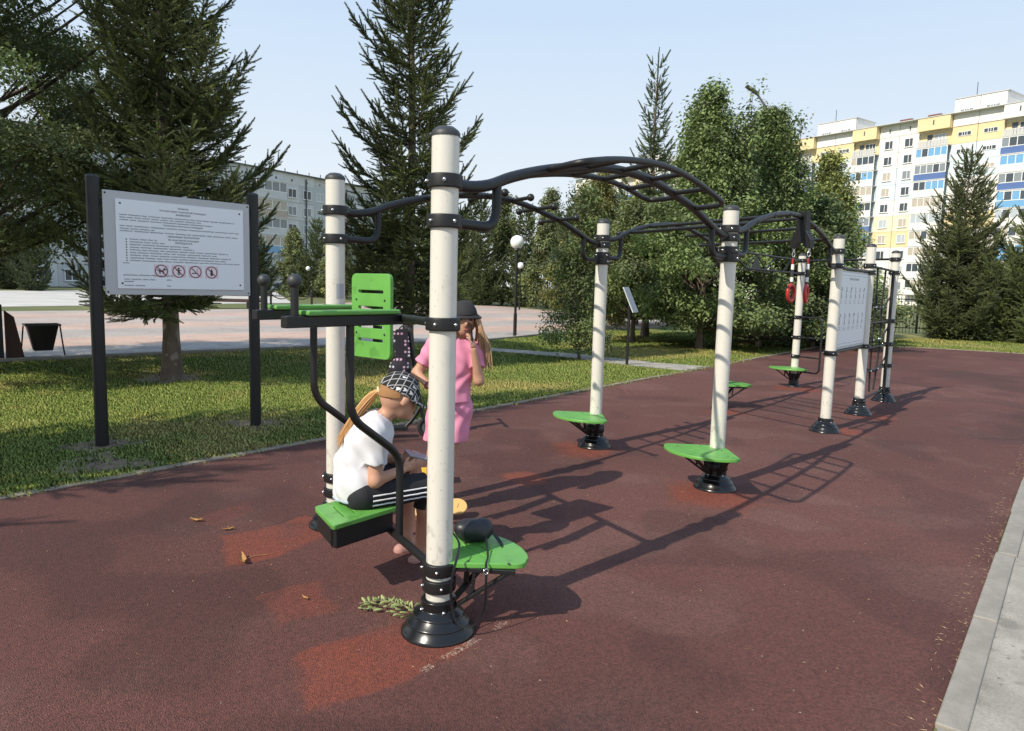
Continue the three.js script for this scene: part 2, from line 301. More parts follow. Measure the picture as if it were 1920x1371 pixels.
// kerbs, stone by stone
function kerbRun(parent, a, b, w, h, len, m) {
  const dx = b[0] - a[0], dz = b[1] - a[1], L = Math.hypot(dx, dz), n = Math.max(1, Math.round(L / len)), ry = Math.atan2(-dz, dx);
  for (let i = 0; i < n; i++) { const t = (i + 0.5) / n; const g = rbox(L / n - 0.008, h + 0.1, w, 0.008, a[0] + dx * t + rr(-0.004, 0.004), h / 2 - 0.05 + rr(-0.004, 0.004), a[1] + dz * t + rr(-0.004, 0.004), ry + rr(-0.004, 0.004)), p = g.attributes.position, uv = g.attributes.uv; for (let k = 0; k < p.count; k++) uv.setXY(k, (p.getX(k) * 0.6212 - p.getZ(k) * 0.7837) * 2, (p.getX(k) * 0.7837 + p.getZ(k) * 0.6212 + p.getY(k)) * 2); part('kerb_stone', g, m, parent); }
}
{
  const k1 = new THREE.Group(); k1.name = 'lawn_kerb'; k1.userData = { kind: 'structure', label: 'flush weathered kerb between lawn and red court', category: 'kerb' }; scene.add(k1); ORIGIN.set(k1, V(0, 0, 0));
  M.kerb = mat(0xffffff, 0.92, { map: tex(256, 256, (u, v, i, j) => { const n = (0.7 + 0.6 * fbm(u * 8, v * 8, 4, 8)) * (0.85 + 0.3 * hash(i, j)); return [0.27 * n, 0.225 * n, 0.18 * n]; }), bumpMap: M.concrete.bumpMap, bumpScale: 0.002 });
  kerbRun(k1, [-9.5, 2.95], [-3.53, -4.65], 0.08, 0.02, 1, M.kerb); kerbRun(k1, [-3.53, -4.68], [-1.76, -6.89], 0.08, 0.02, 1, M.kerb); kerbRun(k1, [-1.76, -6.92], [3.97, -14.28], 0.08, 0.022, 1, M.kerb); kerbRun(k1, [3.97, -14.31], [9.46, -21.37], 0.08, 0.022, 1, M.kerb); kerbRun(k1, [9.5, -21.4], [12.2, -21.45], 0.08, 0.02, 1, M.kerb); kerbRun(k1, [12.25, -21.43], [14.3, -20.33], 0.08, 0.02, 1, M.kerb); kerbRun(k1, [14.33, -20.3], [15.2, -19.4], 0.08, 0.02, 1, M.kerb);
  const k2 = new THREE.Group(); k2.name = 'court_kerb'; k2.userData = { kind: 'structure', label: 'narrow concrete kerb along the right edge of the court', category: 'kerb' }; scene.add(k2); ORIGIN.set(k2, V(0, 0, 0));
  M.kerb2 = mat(0xffffff, 0.9, { map: tex(256, 256, (u, v, i, j) => { const n = (0.72 + 0.5 * fbm(u * 6, v * 6, 4, 6)) * (0.86 + 0.28 * hash(i, j)); return [0.31 * n, 0.285 * n, 0.245 * n]; }), bumpMap: M.concrete.bumpMap, bumpScale: 0.002 });
  kerbRun(k2, [-4.25, 4.9], [1.60, -2.35], 0.1, 0.024, 1, M.kerb2); kerbRun(k2, [1.60, -2.37], [4.41, -5.87], 0.1, 0.024, 1, M.kerb2); kerbRun(k2, [4.42, -5.88], [15.25, -19.4], 0.1, 0.024, 1, M.kerb2);
  const k3 = new THREE.Group(); k3.name = 'plaza_kerb'; k3.userData = { kind: 'structure', label: 'low grey kerb along the near edge of the plaza', category: 'kerb' }; scene.add(k3); ORIGIN.set(k3, V(0, 0, 0));
  const pk = [[-15, -5.87], [-8.84, -12.1], [-5.6, -15.38], [-4.25, -16.47], [-0.76, -19.57], [1.81, -23.9]];
  for (let i = 0; i < pk.length - 1; i++) kerbRun(k3, pk[i], pk[i + 1], 0.12, 0.07, 1, M.kerb2);
}

// ---------------------------------------------------------------- the outdoor gym frame
// posts stand on a skewed lattice: s counts 3.1 m spans along the court, t counts 1.57 m bays across it
const G0 = [-0.30, -3.03], GA = [1.93, -2.435], GB = [-0.80, -1.355];
const L3 = (s, t, y) => V(G0[0] + s * GA[0] + t * GB[0], y, G0[1] + s * GA[1] + t * GB[1]);
const aDir = V(GA[0], 0, GA[1]).normalize(), bDir = V(GB[0], 0, GB[1]).normalize();
const gym = thing('workout_frame', 'long white and black outdoor gym frame with green seats standing on the red court', 'gym frame', [2.4, 0, -7]);
const POST_R = 0.058;
const holder = (name, label) => { const g = new THREE.Group(); g.name = name; if (label) g.userData = { label }; gym.add(g); ORIGIN.set(g, V(2.4, 0, -7)); return g; };
function clampRing(x, y, z, h = 0.056) {
  const r0 = POST_R + 0.001, r1 = POST_R + 0.017;
  return lathe([[r0, -h / 2], [r1 - 0.004, -h / 2], [r1, -h / 2 + 0.005], [r1, h / 2 - 0.005], [r1 - 0.004, h / 2], [r0, h / 2]], x, y, z, 36);
}
function bolt(x, y, z, ang) {
  const r = POST_R + 0.016, d = V(Math.cos(ang), 0, Math.sin(ang)), at = V(x + d.x * r, y, z + d.z * r);
  const hex = new THREE.CylinderGeometry(0.008, 0.009, 0.009, 6), dome = new THREE.SphereGeometry(0.007, 8, 5, 0, Math.PI * 2, 0, Math.PI / 2); dome.translate(0, 0.004, 0);
  return [place(hex, at, d), place(dome, at, d)];
}
function makePost(s, t, rings, opt = {}) {
  const p = L3(s, t, 0), H = 2.2;
  const tubeG = new THREE.CylinderGeometry(POST_R, POST_R, H - 0.1, 40, 1, true); tubeG.translate(p.x, H / 2 + 0.02, p.z);
  const post = part('post', tubeG, M.white, gym);
  part('cap', lathe([[POST_R + 0.002, -0.014], [POST_R + 0.003, 0.0], [POST_R - 0.004, 0.012], [POST_R * 0.6, 0.026], [0.0001, 0.032]], p.x, H - 0.03, p.z, 32), M.capGrey, post);
  const k = opt.base === false ? 0 : 1;
  if (k) part('base_cover', lathe([[0.166, 0], [0.168, 0.010], [0.160, 0.020], [0.139, 0.044], [0.143, 0.049], [0.139, 0.056], [0.112, 0.080], [0.116, 0.085], [0.111, 0.092], [0.084, 0.110], [0.080, 0.116], [0.080, 0.150], [0.077, 0.156], [0.060, 0.157]], p.x, 0.004, p.z, 48), M.blackGloss, post);
  else part('base_cover', lathe([[0.12, 0], [0.121, 0.008], [0.085, 0.05], [0.078, 0.056], [0.076, 0.14], [0.060, 0.142]], p.x, 0.004, p.z, 32), M.black, post);
  for (const y of rings) {
    part('clamp', clampRing(p.x, y, p.z), M.black, post);
    for (const a of [0.5, 1.9, 3.1, 4.6]) { const q = a + y * 3.7; part('bolt', bolt(p.x, y, p.z, q), M.steel, post); }
  }
  if (k) for (const a of [1.2, 2.6, 4.2, 5.6]) part('bolt', [...bolt(p.x, 0.12, p.z, a)].map((g) => g.translate(Math.cos(a) * 0.006, 0, Math.sin(a) * 0.006)), M.steel, post);
  return post;
}
makePost(0, 0, [1.975, 1.81, 1.38, 0.30, 0.225]);
makePost(0, 1, [1.975, 1.805, 1.38, 0.32, 0.225]);
makePost(1, 0, [2.02, 1.955, 1.86, 1.80, 0.2]);
makePost(1, 1, [2.02, 1.955, 1.86, 1.80, 0.2]);
makePost(2, 0, [2.02, 1.86, 0.895]);
makePost(2.5, 0, [1.92, 1.835, 0.895, 0.19]);
makePost(3, 0, [2.07, 1.88, 1.185, 0.85, 0.535, 0.19]);
makePost(2, 1, [2.08, 1.95, 1.86, 0.2], { base: false });
makePost(3, 1, [2.08, 1.87, 1.16, 0.83, 0.515, 0.2], { base: false });

// arches: height over the span, as read from the photograph
const ARCH = [[0, 1.975], [0.045, 1.972], [0.09, 1.995], [0.14, 2.05], [0.24, 2.13], [0.35, 2.19], [0.46, 2.222], [0.55, 2.222], [0.63, 2.196], [0.70, 2.16], [0.785, 2.108], [0.86, 2.04], [0.92, 1.985], [0.955, 1.967], [1, 1.965]];
const archCurve = new THREE.CatmullRomCurve3(ARCH.map(([s, y]) => V(s * 3.107, y, 0)), false, 'centripetal');
const archPts = archCurve.getPoints(72);
const archY = (s) => { const x = s * 3.107; let i = 0; while (i < archPts.length - 2 && archPts[i + 1].x < x) i++; const a = archPts[i], b = archPts[i + 1]; return a.y + (b.y - a.y) * clamp((x - a.x) / (b.x - a.x)); };
function archBeam(s0, t, lift = 0, r = 0.025, grp) {
  const inset = (POST_R + 0.01) / 3.107;
  const at = (s) => L3(s0 + s, t, archY(s) + lift);
  const pts = []; for (let i = 0; i <= 72; i++) pts.push(at(inset + (1 - 2 * inset) * i / 72));
  part('beam', sweep(pts, r, 12), M.black, grp);
  // curved struts below both ends
  for (const e of [0, 1]) {
    const sg = e ? -1 : 1, s1 = e ? 1 - inset : inset, y0 = 1.81 + (lift > 0.02 ? 0.03 : 0), q = (d) => s1 + sg * d / 3.107;
    const pt = [L3(s0 + q(0), t, y0), L3(s0 + q(0.27), t, y0), L3(s0 + q(0.27), t, archY(q(0.27)) + lift - 0.01)];
    part('strut', sweep(fillet(pt, 0.16, 10), r * 0.86, 12), M.black, grp);
  }
}
// first span, near row: arched ladder with staggered rungs on both sides and rounded outer rails
{
  const grp = holder('arched_ladder');
  archBeam(0, 0, 0, 0.026, grp);
  const HW = 0.29 / 1.5735;
  for (const [sg, st] of [[-1, [0.235, 0.35, 0.465, 0.575, 0.68, 0.785]], [1, [0.175, 0.285, 0.40, 0.51, 0.61, 0.705]]]) {
    for (const s of st.slice(1, -1)) part('rung', bar(L3(s, 0, archY(s)), L3(s, sg * HW, archY(s)), 0.0155), M.black, grp);
    const s0 = st[0], s1 = st[st.length - 1], pts = [L3(s0, 0, archY(s0)), L3(s0, sg * HW, archY(s0))];
    for (let i = 1; i < 24; i++) { const s = s0 + (s1 - s0) * i / 24; pts.push(L3(s, sg * HW, archY(s))); }
    pts.push(L3(s1, sg * HW, archY(s1)), L3(s1, 0, archY(s1)));
    // round the two corners only
    const a = fillet([pts[0], pts[1], pts[4]], 0.13, 8), b = fillet([pts[pts.length - 5], pts[pts.length - 2], pts[pts.length - 1]], 0.13, 8);
    part('side_rail', sweep([...a, ...pts.slice(5, pts.length - 5), ...b], 0.0175, 10), M.black, grp);
  }
}
// first span, far row: arch with ball-ended pegs
{
  const grp = holder('pull_up_peg_beam');
  archBeam(0, 1, 0, 0.024, grp);
  const HW = 0.27 / 1.5735;
  for (const s of [0.25, 0.35, 0.455, 0.555, 0.655, 0.76]) {
    part('peg', bar(L3(s, 1 - HW, archY(s)), L3(s, 1 + HW, archY(s)), 0.0155), M.black, grp);
    for (const e of [-1, 1]) { const q = L3(s, 1 + e * HW, archY(s)); part('peg_ball', ball(0.029, q.x, q.y, q.z), M.black, grp); }
  }
}
// second span: two arches carrying long cross bars
{
  const grp = holder('monkey_bars');
  archBeam(1, 0, 0.045, 0.024, grp); archBeam(1, 1, 0.045, 0.024, grp);
  for (const s of [0.17, 0.30, 0.43, 0.56, 0.69, 0.82]) {
    const y = archY(s) + 0.035, a = L3(1 + s, -0.02, y), b = L3(1 + s, 1.12, y);
    part('rung', bar(a, b, 0.0155), M.black, grp);
    part('rung_ball', ball(0.024, b.x, b.y, b.z), M.black, grp);
  }
  // hanger plate for the rings
  const s = 1.56, c = L3(s, -0.01, 0), ry = Math.atan2(-bDir.z, bDir.x);
  const sh = new THREE.Shape(); sh.moveTo(-0.055, 0.03); sh.lineTo(0.055, 0.03); sh.lineTo(0.055, -0.14); sh.lineTo(0.115, -0.235); sh.lineTo(0.115, -0.30); sh.lineTo(0.055, -0.30); sh.lineTo(0.03, -0.255); sh.lineTo(-0.03, -0.255); sh.lineTo(-0.055, -0.30); sh.lineTo(-0.115, -0.30); sh.lineTo(-0.115, -0.235); sh.lineTo(-0.055, -0.14); sh.closePath();
  const g = new THREE.ExtrudeGeometry(sh, { depth: 0.05, bevelEnabled: true, bevelSize: 0.003, bevelThickness: 0.003, bevelSegments: 1 }); g.translate(0, 0, -0.025); g.rotateY(ry); g.translate(c.x, archY(0.56) + 0.06, c.z);
  part('hanger_plate', g, M.black, grp);
}
// third span, far row: triangulated beam
{
  const grp = holder('truss_beam'), y1 = 2.08, y0 = 1.87, at = (s, y) => L3(2 + s, 1, y), i = 0.03;
  part('chord', bar(at(i, y1), at(1 - i, y1), 0.014), M.black, grp);
  part('chord', sweep(fillet([at(i, 2.04), at(0.13, 1.95), at(0.2, y0), at(1 - i, y0)], 0.2, 6), 0.014), M.black, grp);
  part('chord', bar(at(i, 1.85), at(0.5, 1.84), 0.008), M.black, grp);
  const n = 6; for (let k = 0; k < n; k++) { const a = 0.2 + 0.75 * k / n, b = 0.2 + 0.75 * (k + 1) / n; part('brace', bar(at(a, k % 2 ? y1 : y0), at(b, k % 2 ? y0 : y1), 0.009, 8), M.black, grp); }
  const tri = new THREE.Shape([new THREE.Vector2(-0.19, -0.1), new THREE.Vector2(0.19, -0.1), new THREE.Vector2(0, 0.1)]), g = new THREE.ExtrudeGeometry(tri, { depth: 0.006, bevelEnabled: false }), c = at(0.325, (y0 + y1) / 2);
  g.rotateY(Math.atan2(-aDir.z, aDir.x)); g.translate(c.x, c.y, c.z); part('gusset', g, M.black, grp);
}
// ladder loop on the side of the far post
{
  const grp = holder('side_ladder'), p = (d, y) => L3(3, -d / 1.5735, 0).setY(y).add(V(GB[0], 0, GB[1]));
  part('frame', sweep(fillet([p(0.06, 1.16), p(0.46, 1.16), p(0.46, 0.27), p(0.06, 0.27)], 0.09, 8), 0.015), M.black, grp);
  for (const y of [0.83, 0.515]) part('rung', bar(p(0.06, y), p(0.46, y), 0.013), M.black, grp);
  part('top_bar', bar(L3(3, 0.96, 2.075), L3(3, 0.04, 2.075), 0.016), M.black, grp);
}
// board with exercise pictures between two posts
{
  const grp = holder('exercise_board'), a = L3(2, 0, 0), b = L3(2.5, 0, 0), ry = Math.atan2(-aDir.z, aDir.x), c = a.clone().lerp(b, 0.5), w = a.distanceTo(b) - 0.13;
  for (const y of [1.845, 0.895]) part('rail', bar(L3(2.02, 0, y), L3(2.48, 0, y), 0.018), M.black, grp);
  const panelMat = mat(0xffffff, 0.55, { map: canvasTex(1024, 640, (x, W, H) => {
    x.fillStyle = '#dfe2e3'; x.fillRect(0, 0, W, H); x.strokeStyle = '#a9afb3'; x.lineWidth = 4; x.strokeRect(22, 22, W - 44, H - 44);
    x.fillStyle = '#3c4248'; x.font = 'bold 26px sans-serif'; x.textAlign = 'center'; x.fillText('КОМПЛЕКС УПРАЖНЕНИЙ', W / 2, 62);
    x.strokeStyle = '#30363c'; x.lineCap = 'round';
    for (const [row, yy] of [[0, 170], [1, 400]]) for (let k = 0; k < 6; k++) {
      const cx = 120 + k * 155, q = hash(k, row * 7 + 3), e = hash(k + 9, row + 2); x.lineWidth = 9;
      x.beginPath(); x.arc(cx + 10 * (q - 0.5), yy - 38, 10, 0, 7); x.fillStyle = '#30363c'; x.fill();
      x.beginPath(); x.moveTo(cx, yy - 26); x.lineTo(cx + 14 * (e - 0.5), yy + 14); x.lineTo(cx - 14 - 10 * q, yy + 52); x.moveTo(cx + 14 * (e - 0.5), yy + 14); x.lineTo(cx + 12 + 14 * e, yy + 50); x.stroke();
      x.lineWidth = 6; x.beginPath(); x.moveTo(cx - 30 * q - 4, yy - 50 * e + 6); x.lineTo(cx, yy - 20); x.lineTo(cx + 24 + 8 * q, yy - 44 * q); x.stroke();
      x.fillStyle = '#8a9197'; for (let l = 0; l < 3; l++) x.fillRect(cx - 50, yy + 70 + l * 13, 60 + 40 * hash(k + l, row), 4);
    }
  }) });
  const frame = part('panel', box(w, 0.90, 0.012, c.x, 1.37, c.z, ry), mat(lin(0.5, 0.52, 0.53), 0.5), grp);
  const f = new THREE.PlaneGeometry(w - 0.03, 0.85); f.rotateY(ry); const nrm = V(Math.sin(ry), 0, Math.cos(ry)); f.translate(c.x + nrm.x * 0.0095, 1.375, c.z + nrm.z * 0.0095);
  part('print', f, panelMat, frame);
}
// climbing net between the last two posts of the near row
{
  const grp = holder('climbing_net'), p = (q, y) => L3(2.5 + 0.5 * q, 0, y);
  part('top_bar', bar(p(0.04, 1.92), p(0.96, 1.90), 0.016), M.black, grp);
  for (const y of [1.185, 0.85, 0.535]) part('rung', bar(p(0.04, y), p(0.96, y), 0.013), M.black, grp);
  part('bottom_bar', bar(p(0.04, 0.19), p(0.96, 0.19), 0.016), M.black, grp);
  part('upright', bar(p(0.92, 1.86).add(V(-0.02, 0, 0.06)), p(0.92, 0.16).add(V(-0.02, 0, 0.06)), 0.022), M.black, grp);
  const rope = (pts, n) => new THREE.CatmullRomCurve3(pts).getPoints(n);
  part('rope', sweep(rope([p(0.62, 1.9), p(0.58, 1.4), p(0.6, 0.8), p(0.5, 0.25)], 24), 0.013, 8), M.ropeBlack, grp);
  part('rope', sweep(rope([p(0.3, 1.9), p(0.33, 1.4), p(0.3, 0.8), p(0.34, 0.25)], 24), 0.013, 8), M.ropeBlack, grp);
  for (const y of [1.42, 0.98, 0.56]) {
    part('rope', sweep(rope([p(0.06, y + 0.06), p(0.32, y - 0.02), p(0.6, y - 0.05), p(0.92, y + 0.12)], 24), 0.011, 8), M.ropeBlack, grp);
    for (const q of [0.32, 0.59]) { const c = p(q, y - 0.03); part('rope_clip', ball(0.021, c.x, c.y, c.z, 1.2, 0.8, 1), M.steel, grp); }
  }
}
// fan-shaped green seats on brackets
function fanSeat(s, t, dir, half = 1.0, R = 0.405, ap = -0.05) {
  const p = L3(s, t, 0), y = 0.325, ang = Math.atan2(-dir.z, dir.x);
  const sh = new THREE.Shape();
  const pol = (r, a) => [r * Math.cos(a) + ap * 0, r * Math.sin(a)];
  const e0 = pol(R - 0.06, -half), e1 = pol(R, -half + 0.14), f0 = pol(R, half - 0.14), f1 = pol(R - 0.06, half);
  sh.moveTo(ap, -0.03); sh.lineTo(...e0); sh.quadraticCurveTo(...pol(R, -half), ...e1);
  for (let i = 1; i < 16; i++) { const a = -half + 0.14 + (2 * half - 0.28) * i / 16; sh.lineTo(...pol(R + 0.018 * Math.cos(a * 1.4), a)); }
  sh.lineTo(...f0); sh.quadraticCurveTo(...pol(R, half), ...f1); sh.lineTo(ap, 0.03); sh.quadraticCurveTo(ap - 0.03, 0, ap, -0.03);
  for (const q of [0.19, 0.25]) { const h = new THREE.Path(); const w = 0.10; h.moveTo(q - 0.006, -w); h.lineTo(q + 0.006, -w); h.lineTo(q + 0.006, w); h.lineTo(q - 0.006, w); h.closePath(); sh.holes.push(h); }
  const g = new THREE.ExtrudeGeometry(sh, { depth: 0.016, bevelEnabled: true, bevelSize: 0.004, bevelThickness: 0.004, bevelSegments: 2, curveSegments: 24 });
  const uv = g.attributes.uv; for (let i = 0; i < uv.count; i++) uv.setXY(i, uv.getX(i) * 1.3, uv.getY(i) * 1.3);
  g.rotateX(-Math.PI / 2); g.rotateY(ang); g.translate(p.x, y - 0.012, p.z);
  const seat = part('seat_plate', g, M.green, gym);
  const at = (r, a, yy) => V(p.x + Math.cos(ang + a) * r, yy, p.z - Math.sin(ang + a) * r), y1 = y - 0.026;
  const bars = [];
  for (const a of [-0.8, 0, 0.8]) {
    bars.push(rectBar(at(0.06, a, y1), at(0.34, a, y1), 0.035, 0.02), rectBar(at(0.32, a, y1), at(0.085, a, 0.13), 0.03, 0.016), rectBar(at(0.16, a, y1), at(0.15, a, 0.19), 0.026, 0.014));
  }
  const ring = lathe([[POST_R + 0.001, -0.03], [POST_R + 0.03, -0.03], [POST_R + 0.03, 0.03], [POST_R + 0.001, 0.03]], p.x, 0.185, p.z, 28);
  part('bracket', s === 0 ? bars : [...bars, ring], M.black, seat);
  const bs = []; for (const a of [-0.8, 0.8]) for (const r of [0.13, 0.31]) { const q = at(r, a, y + 0.008); bs.push(cyl(0.007, 0.006, 0.003, q.x, q.y, q.z, 8)); }
  part('screw', bs, M.capGrey, seat);
}
const back = aDir.clone().negate();
const turn = (v, a) => v.clone().applyAxisAngle(V(0, 1, 0), a);
fanSeat(0, 0, turn(aDir, -0.20), 0.78, 0.385, -0.015); fanSeat(1, 0, turn(back, -0.16)); fanSeat(1, 1, turn(back, -0.16)); fanSeat(2, 1, turn(aDir, -0.2), 0.85); fanSeat(3, 1, turn(back, -0.16));
// dip and leg-raise station between the first two posts
{
  const q = (t, d, y) => L3(0, t, y).addScaledVector(aDir, -d);     // d metres out toward the near side
  const lowBar = holder('cross_bar'); part('tube', bar(L3(0, 0.04, 1.38), L3(0, 0.96, 1.38), 0.02), M.black, lowBar);
  part('tube', bar(L3(0, 0.04, 0.275), L3(0, 0.96, 0.275), 0.02), M.black, lowBar);
  for (const t of [0.305, 0.70]) {
    const arm = holder('armrest');
    part('arm_beam', rectBar(q(t, 0, 1.375), q(t, 0.655, 1.375), 0.045, 0.05), M.black, arm);
    const pad = new RoundedBoxGeometry(0.52, 0.022, 0.085, 2, 0.008), c = q(t, 0.30, 1.412); pad.rotateY(Math.atan2(-aDir.z, aDir.x)); pad.translate(c.x, c.y, c.z); part('pad', pad, M.green, arm);
    const h0 = q(t, 0.60, 1.39), h1 = q(t, 0.60, 1.53); part('handle', bar(h0, h1, 0.0165, 14), M.black, arm); part('handle_ball', ball(0.031, h1.x, h1.y + 0.015, h1.z), M.capGrey, arm);
    part('support_tube', sweep(fillet([q(t, 0.31, 1.36), q(t, 0.31, 0.93), q(t, 0, 0.70), q(t, 0, 0.275)], 0.09, 8), 0.0195, 12), M.black, arm);
  }
  // backrest with slots
  const sh = new THREE.Shape(), w = 0.148, h = 0.215, r = 0.035;
  sh.moveTo(-w + r, -h); sh.lineTo(w - r, -h); sh.quadraticCurveTo(w, -h, w, -h + r); sh.lineTo(w, h - r); sh.quadraticCurveTo(w, h, w - r, h); sh.lineTo(-w + r, h); sh.quadraticCurveTo(-w, h, -w, h - r); sh.lineTo(-w, -h + r); sh.quadraticCurveTo(-w, -h, -w + r, -h);
  for (const y of [0.125, 0.042, -0.055, -0.125]) { const k = new THREE.Path(), hw = 0.095, hh = 0.011; k.moveTo(-hw, y - hh); k.lineTo(hw, y - hh); k.quadraticCurveTo(hw + hh, y, hw, y + hh); k.lineTo(-hw, y + hh); k.quadraticCurveTo(-hw - hh, y, -hw, y - hh); sh.holes.push(k); }
  const g = new THREE.ExtrudeGeometry(sh, { depth: 0.016, bevelEnabled: true, bevelSize: 0.003, bevelThickness: 0.003, bevelSegments: 2 });
  const uv = g.attributes.uv; for (let i = 0; i < uv.count; i++) uv.setXY(i, uv.getX(i), uv.getY(i));
  const ry = Math.atan2(-aDir.x, -aDir.z), c = q(0.50, 0.05, 1.375);
  g.translate(0, 0, -0.008); g.rotateY(ry); g.translate(c.x, c.y, c.z);
  const rest = part('backrest', g, M.green, gym);
  const c2 = q(0.5, 0.012, 1.375); part('mount', [box(0.05, 0.34, 0.02, c2.x, c2.y, c2.z, ry)], M.black, rest);
  const sc = []; for (const sx of [-0.11, 0.11]) for (const sy of [0.083, -0.09]) { const k = new THREE.CylinderGeometry(0.006, 0.006, 0.003, 8); k.rotateX(Math.PI / 2); k.translate(sx, sy, 0.0125); k.rotateY(ry); k.translate(c.x, c.y, c.z); sc.push(k); }
  part('screw', sc, M.capGrey, rest);
  // bench seat
  const s2 = new THREE.Shape(), l = 0.21, ww = 0.16, r2 = 0.02;
  s2.moveTo(-l + r2, -ww); s2.lineTo(l - r2, -ww); s2.quadraticCurveTo(l, -ww, l, -ww + r2); s2.lineTo(l, ww - r2); s2.quadraticCurveTo(l, ww, l - r2, ww); s2.lineTo(-l + r2, ww); s2.quadraticCurveTo(-l, ww, -l, ww - r2); s2.lineTo(-l, -ww + r2); s2.quadraticCurveTo(-l, -ww, -l + r2, -ww);
  for (const x of [-0.12, -0.05, 0.05, 0.12]) { const k = new THREE.Path(); k.moveTo(x - 0.008, -0.09); k.lineTo(x + 0.008, -0.09); k.lineTo(x + 0.008, 0.09); k.lineTo(x - 0.008, 0.09); k.closePath(); s2.holes.push(k); }
  const g2 = new THREE.ExtrudeGeometry(s2, { depth: 0.016, bevelEnabled: true, bevelSize: 0.004, bevelThickness: 0.004, bevelSegments: 2 });
  g2.rotateX(-Math.PI / 2); g2.applyMatrix4(new THREE.Matrix4().makeBasis(aDir, V(0, 1, 0), bDir.clone().negate())); const c3 = q(0.46, 0.165, 0.388); g2.translate(c3.x, c3.y, c3.z);
  const bench = part('bench_seat', g2, M.green, gym);
  const side = bDir.clone().multiplyScalar(0.115);
  part('bench_frame', [rectBar(q(0.46, 0.36, 0.328).sub(side), q(0.46, 0.0, 0.328).sub(side), 0.045, 0.10), rectBar(q(0.46, 0.36, 0.328).add(side), q(0.46, 0.0, 0.328).add(side), 0.045, 0.10), rectBar(q(0.46, 0.35, 0.335).sub(side), q(0.46, 0.35, 0.335).add(side), 0.045, 0.085)], M.black, bench);
  // small stickers on the rear post
  const p2 = L3(0, 1, 1.5); const st = new THREE.CylinderGeometry(POST_R + 0.0015, POST_R + 0.0015, 0.09, 12, 1, true, 0.35, 0.9); st.translate(p2.x, 1.49, p2.z); part('sticker', st, mat(lin(0.38, 0.39, 0.42), 0.4), gym);
}
// two red gym rings on straps
for (const e of [-1, 1]) {
  const c = L3(1.56, -0.01, 0).addScaledVector(bDir, e * 0.085), yT = archY(0.56) + 0.06 - 0.28;
  const ring = thing('gym_ring', e < 0 ? 'red gym ring on a strap, nearer the board with exercise pictures' : 'red gym ring on a strap, the left one of the hanging pair', 'gym ring', [c.x, yT - 0.45, c.z], 'gym rings hung from the frame');
  const tg = new THREE.TorusGeometry(0.068, 0.0165, 12, 36); tg.scale(0.95, 1.15, 1); tg.rotateY(e < 0 ? 1.0 : 0.72); tg.translate(c.x, yT - 0.45, c.z);
  part('ring', tg, mat(lin(0.42, 0.025, 0.02), 0.35), ring);
  const links = []; for (let k = 0; k < 3; k++) { const l = new THREE.TorusGeometry(0.017, 0.0045, 6, 14); l.scale(0.8, 1.4, 1); l.rotateY(k % 2 ? 1.57 : 0); l.translate(c.x, yT - 0.01 - k * 0.036, c.z); links.push(l); }
  part('chain', links, M.steel, ring);
  part('strap', rbox(0.026, 0.06, 0.012, 0.004, c.x, yT - 0.15, c.z, 0.7), mat(lin(0.4, 0.03, 0.03), 0.7), ring);
  for (const dy of [0.225, 0.345]) part('strap_sleeve', cyl(0.015, 0.015, 0.05, c.x, yT - dy, c.z, 12), mat(lin(0.75, 0.75, 0.73), 0.4), ring);
  part('strap_wrap', [cyl(0.016, 0.016, 0.072, c.x, yT - 0.297, c.z, 12), cyl(0.012, 0.016, 0.03, c.x, yT - 0.372, c.z, 12)], M.rubberStrap, ring);
}

// ---------------------------------------------------------------- buildings far behind
const cache = new Map();
function put(name, key, make, m, parent, x, y, z, ry = 0) {   // alike pieces share one geometry
  if (!cache.has(key)) cache.set(key, clean(make()));
  const o = new THREE.Mesh(cache.get(key), m); o.name = name; o.position.set(x, y, z); o.rotation.y = ry; o.castShadow = o.receiveShadow = true; parent.add(o); return o;
}
const bx = (w, h, d) => () => new THREE.BoxGeometry(w, h, d);
const wallTex = tex(256, 256, (u, v, i, j) => { const n = 0.9 + 0.2 * fbm(u * 6, v * 6, 4, 6), d = 0.97 + 0.06 * hash(i, j); return [n * d, n * d, n * d * 0.99].map((c) => c * 0.95); });
const paint = (r, g, b) => mat(lin(r, g, b), 0.9, { map: wallTex });
const PNT = { white: paint(0.80, 0.78, 0.74), cream: paint(0.78, 0.70, 0.52), yellow: paint(0.76, 0.62, 0.36), pale: paint(0.64, 0.73, 0.77), blue: paint(0.10, 0.17, 0.38), grey: paint(0.52, 0.55, 0.56), greyL: paint(0.62, 0.63, 0.63), slab: paint(0.55, 0.55, 0.54) };
const GL = { dark: mat(lin(0.06, 0.075, 0.09), 0.12), mid: mat(lin(0.22, 0.25, 0.27), 0.15), sky: mat(lin(0.16, 0.36, 0.58), 0.12), pale: mat(lin(0.42, 0.47, 0.50), 0.2), curtain: mat(lin(0.45, 0.40, 0.33), 0.4) };
const PVC = mat(lin(0.75, 0.75, 0.74), 0.4), RED = mat(lin(0.16, 0.06, 0.05), 0.8);
function frameGeo(w, h, bars, t = 0.09, d = 0.10) {
  const l = [new THREE.BoxGeometry(w, t, d).translate(0, h / 2 - t / 2, 0), new THREE.BoxGeometry(w, t, d).translate(0, -h / 2 + t / 2, 0), new THREE.BoxGeometry(t, h - 2 * t, d).translate(-w / 2 + t / 2, 0, 0), new THREE.BoxGeometry(t, h - 2 * t, d).translate(w / 2 - t / 2, 0, 0)];
  for (const b of bars) l.push(new THREE.BoxGeometry(t, h - 2 * t, d).translate(b * w, 0, 0));
  return mergeGeometries(l);
}
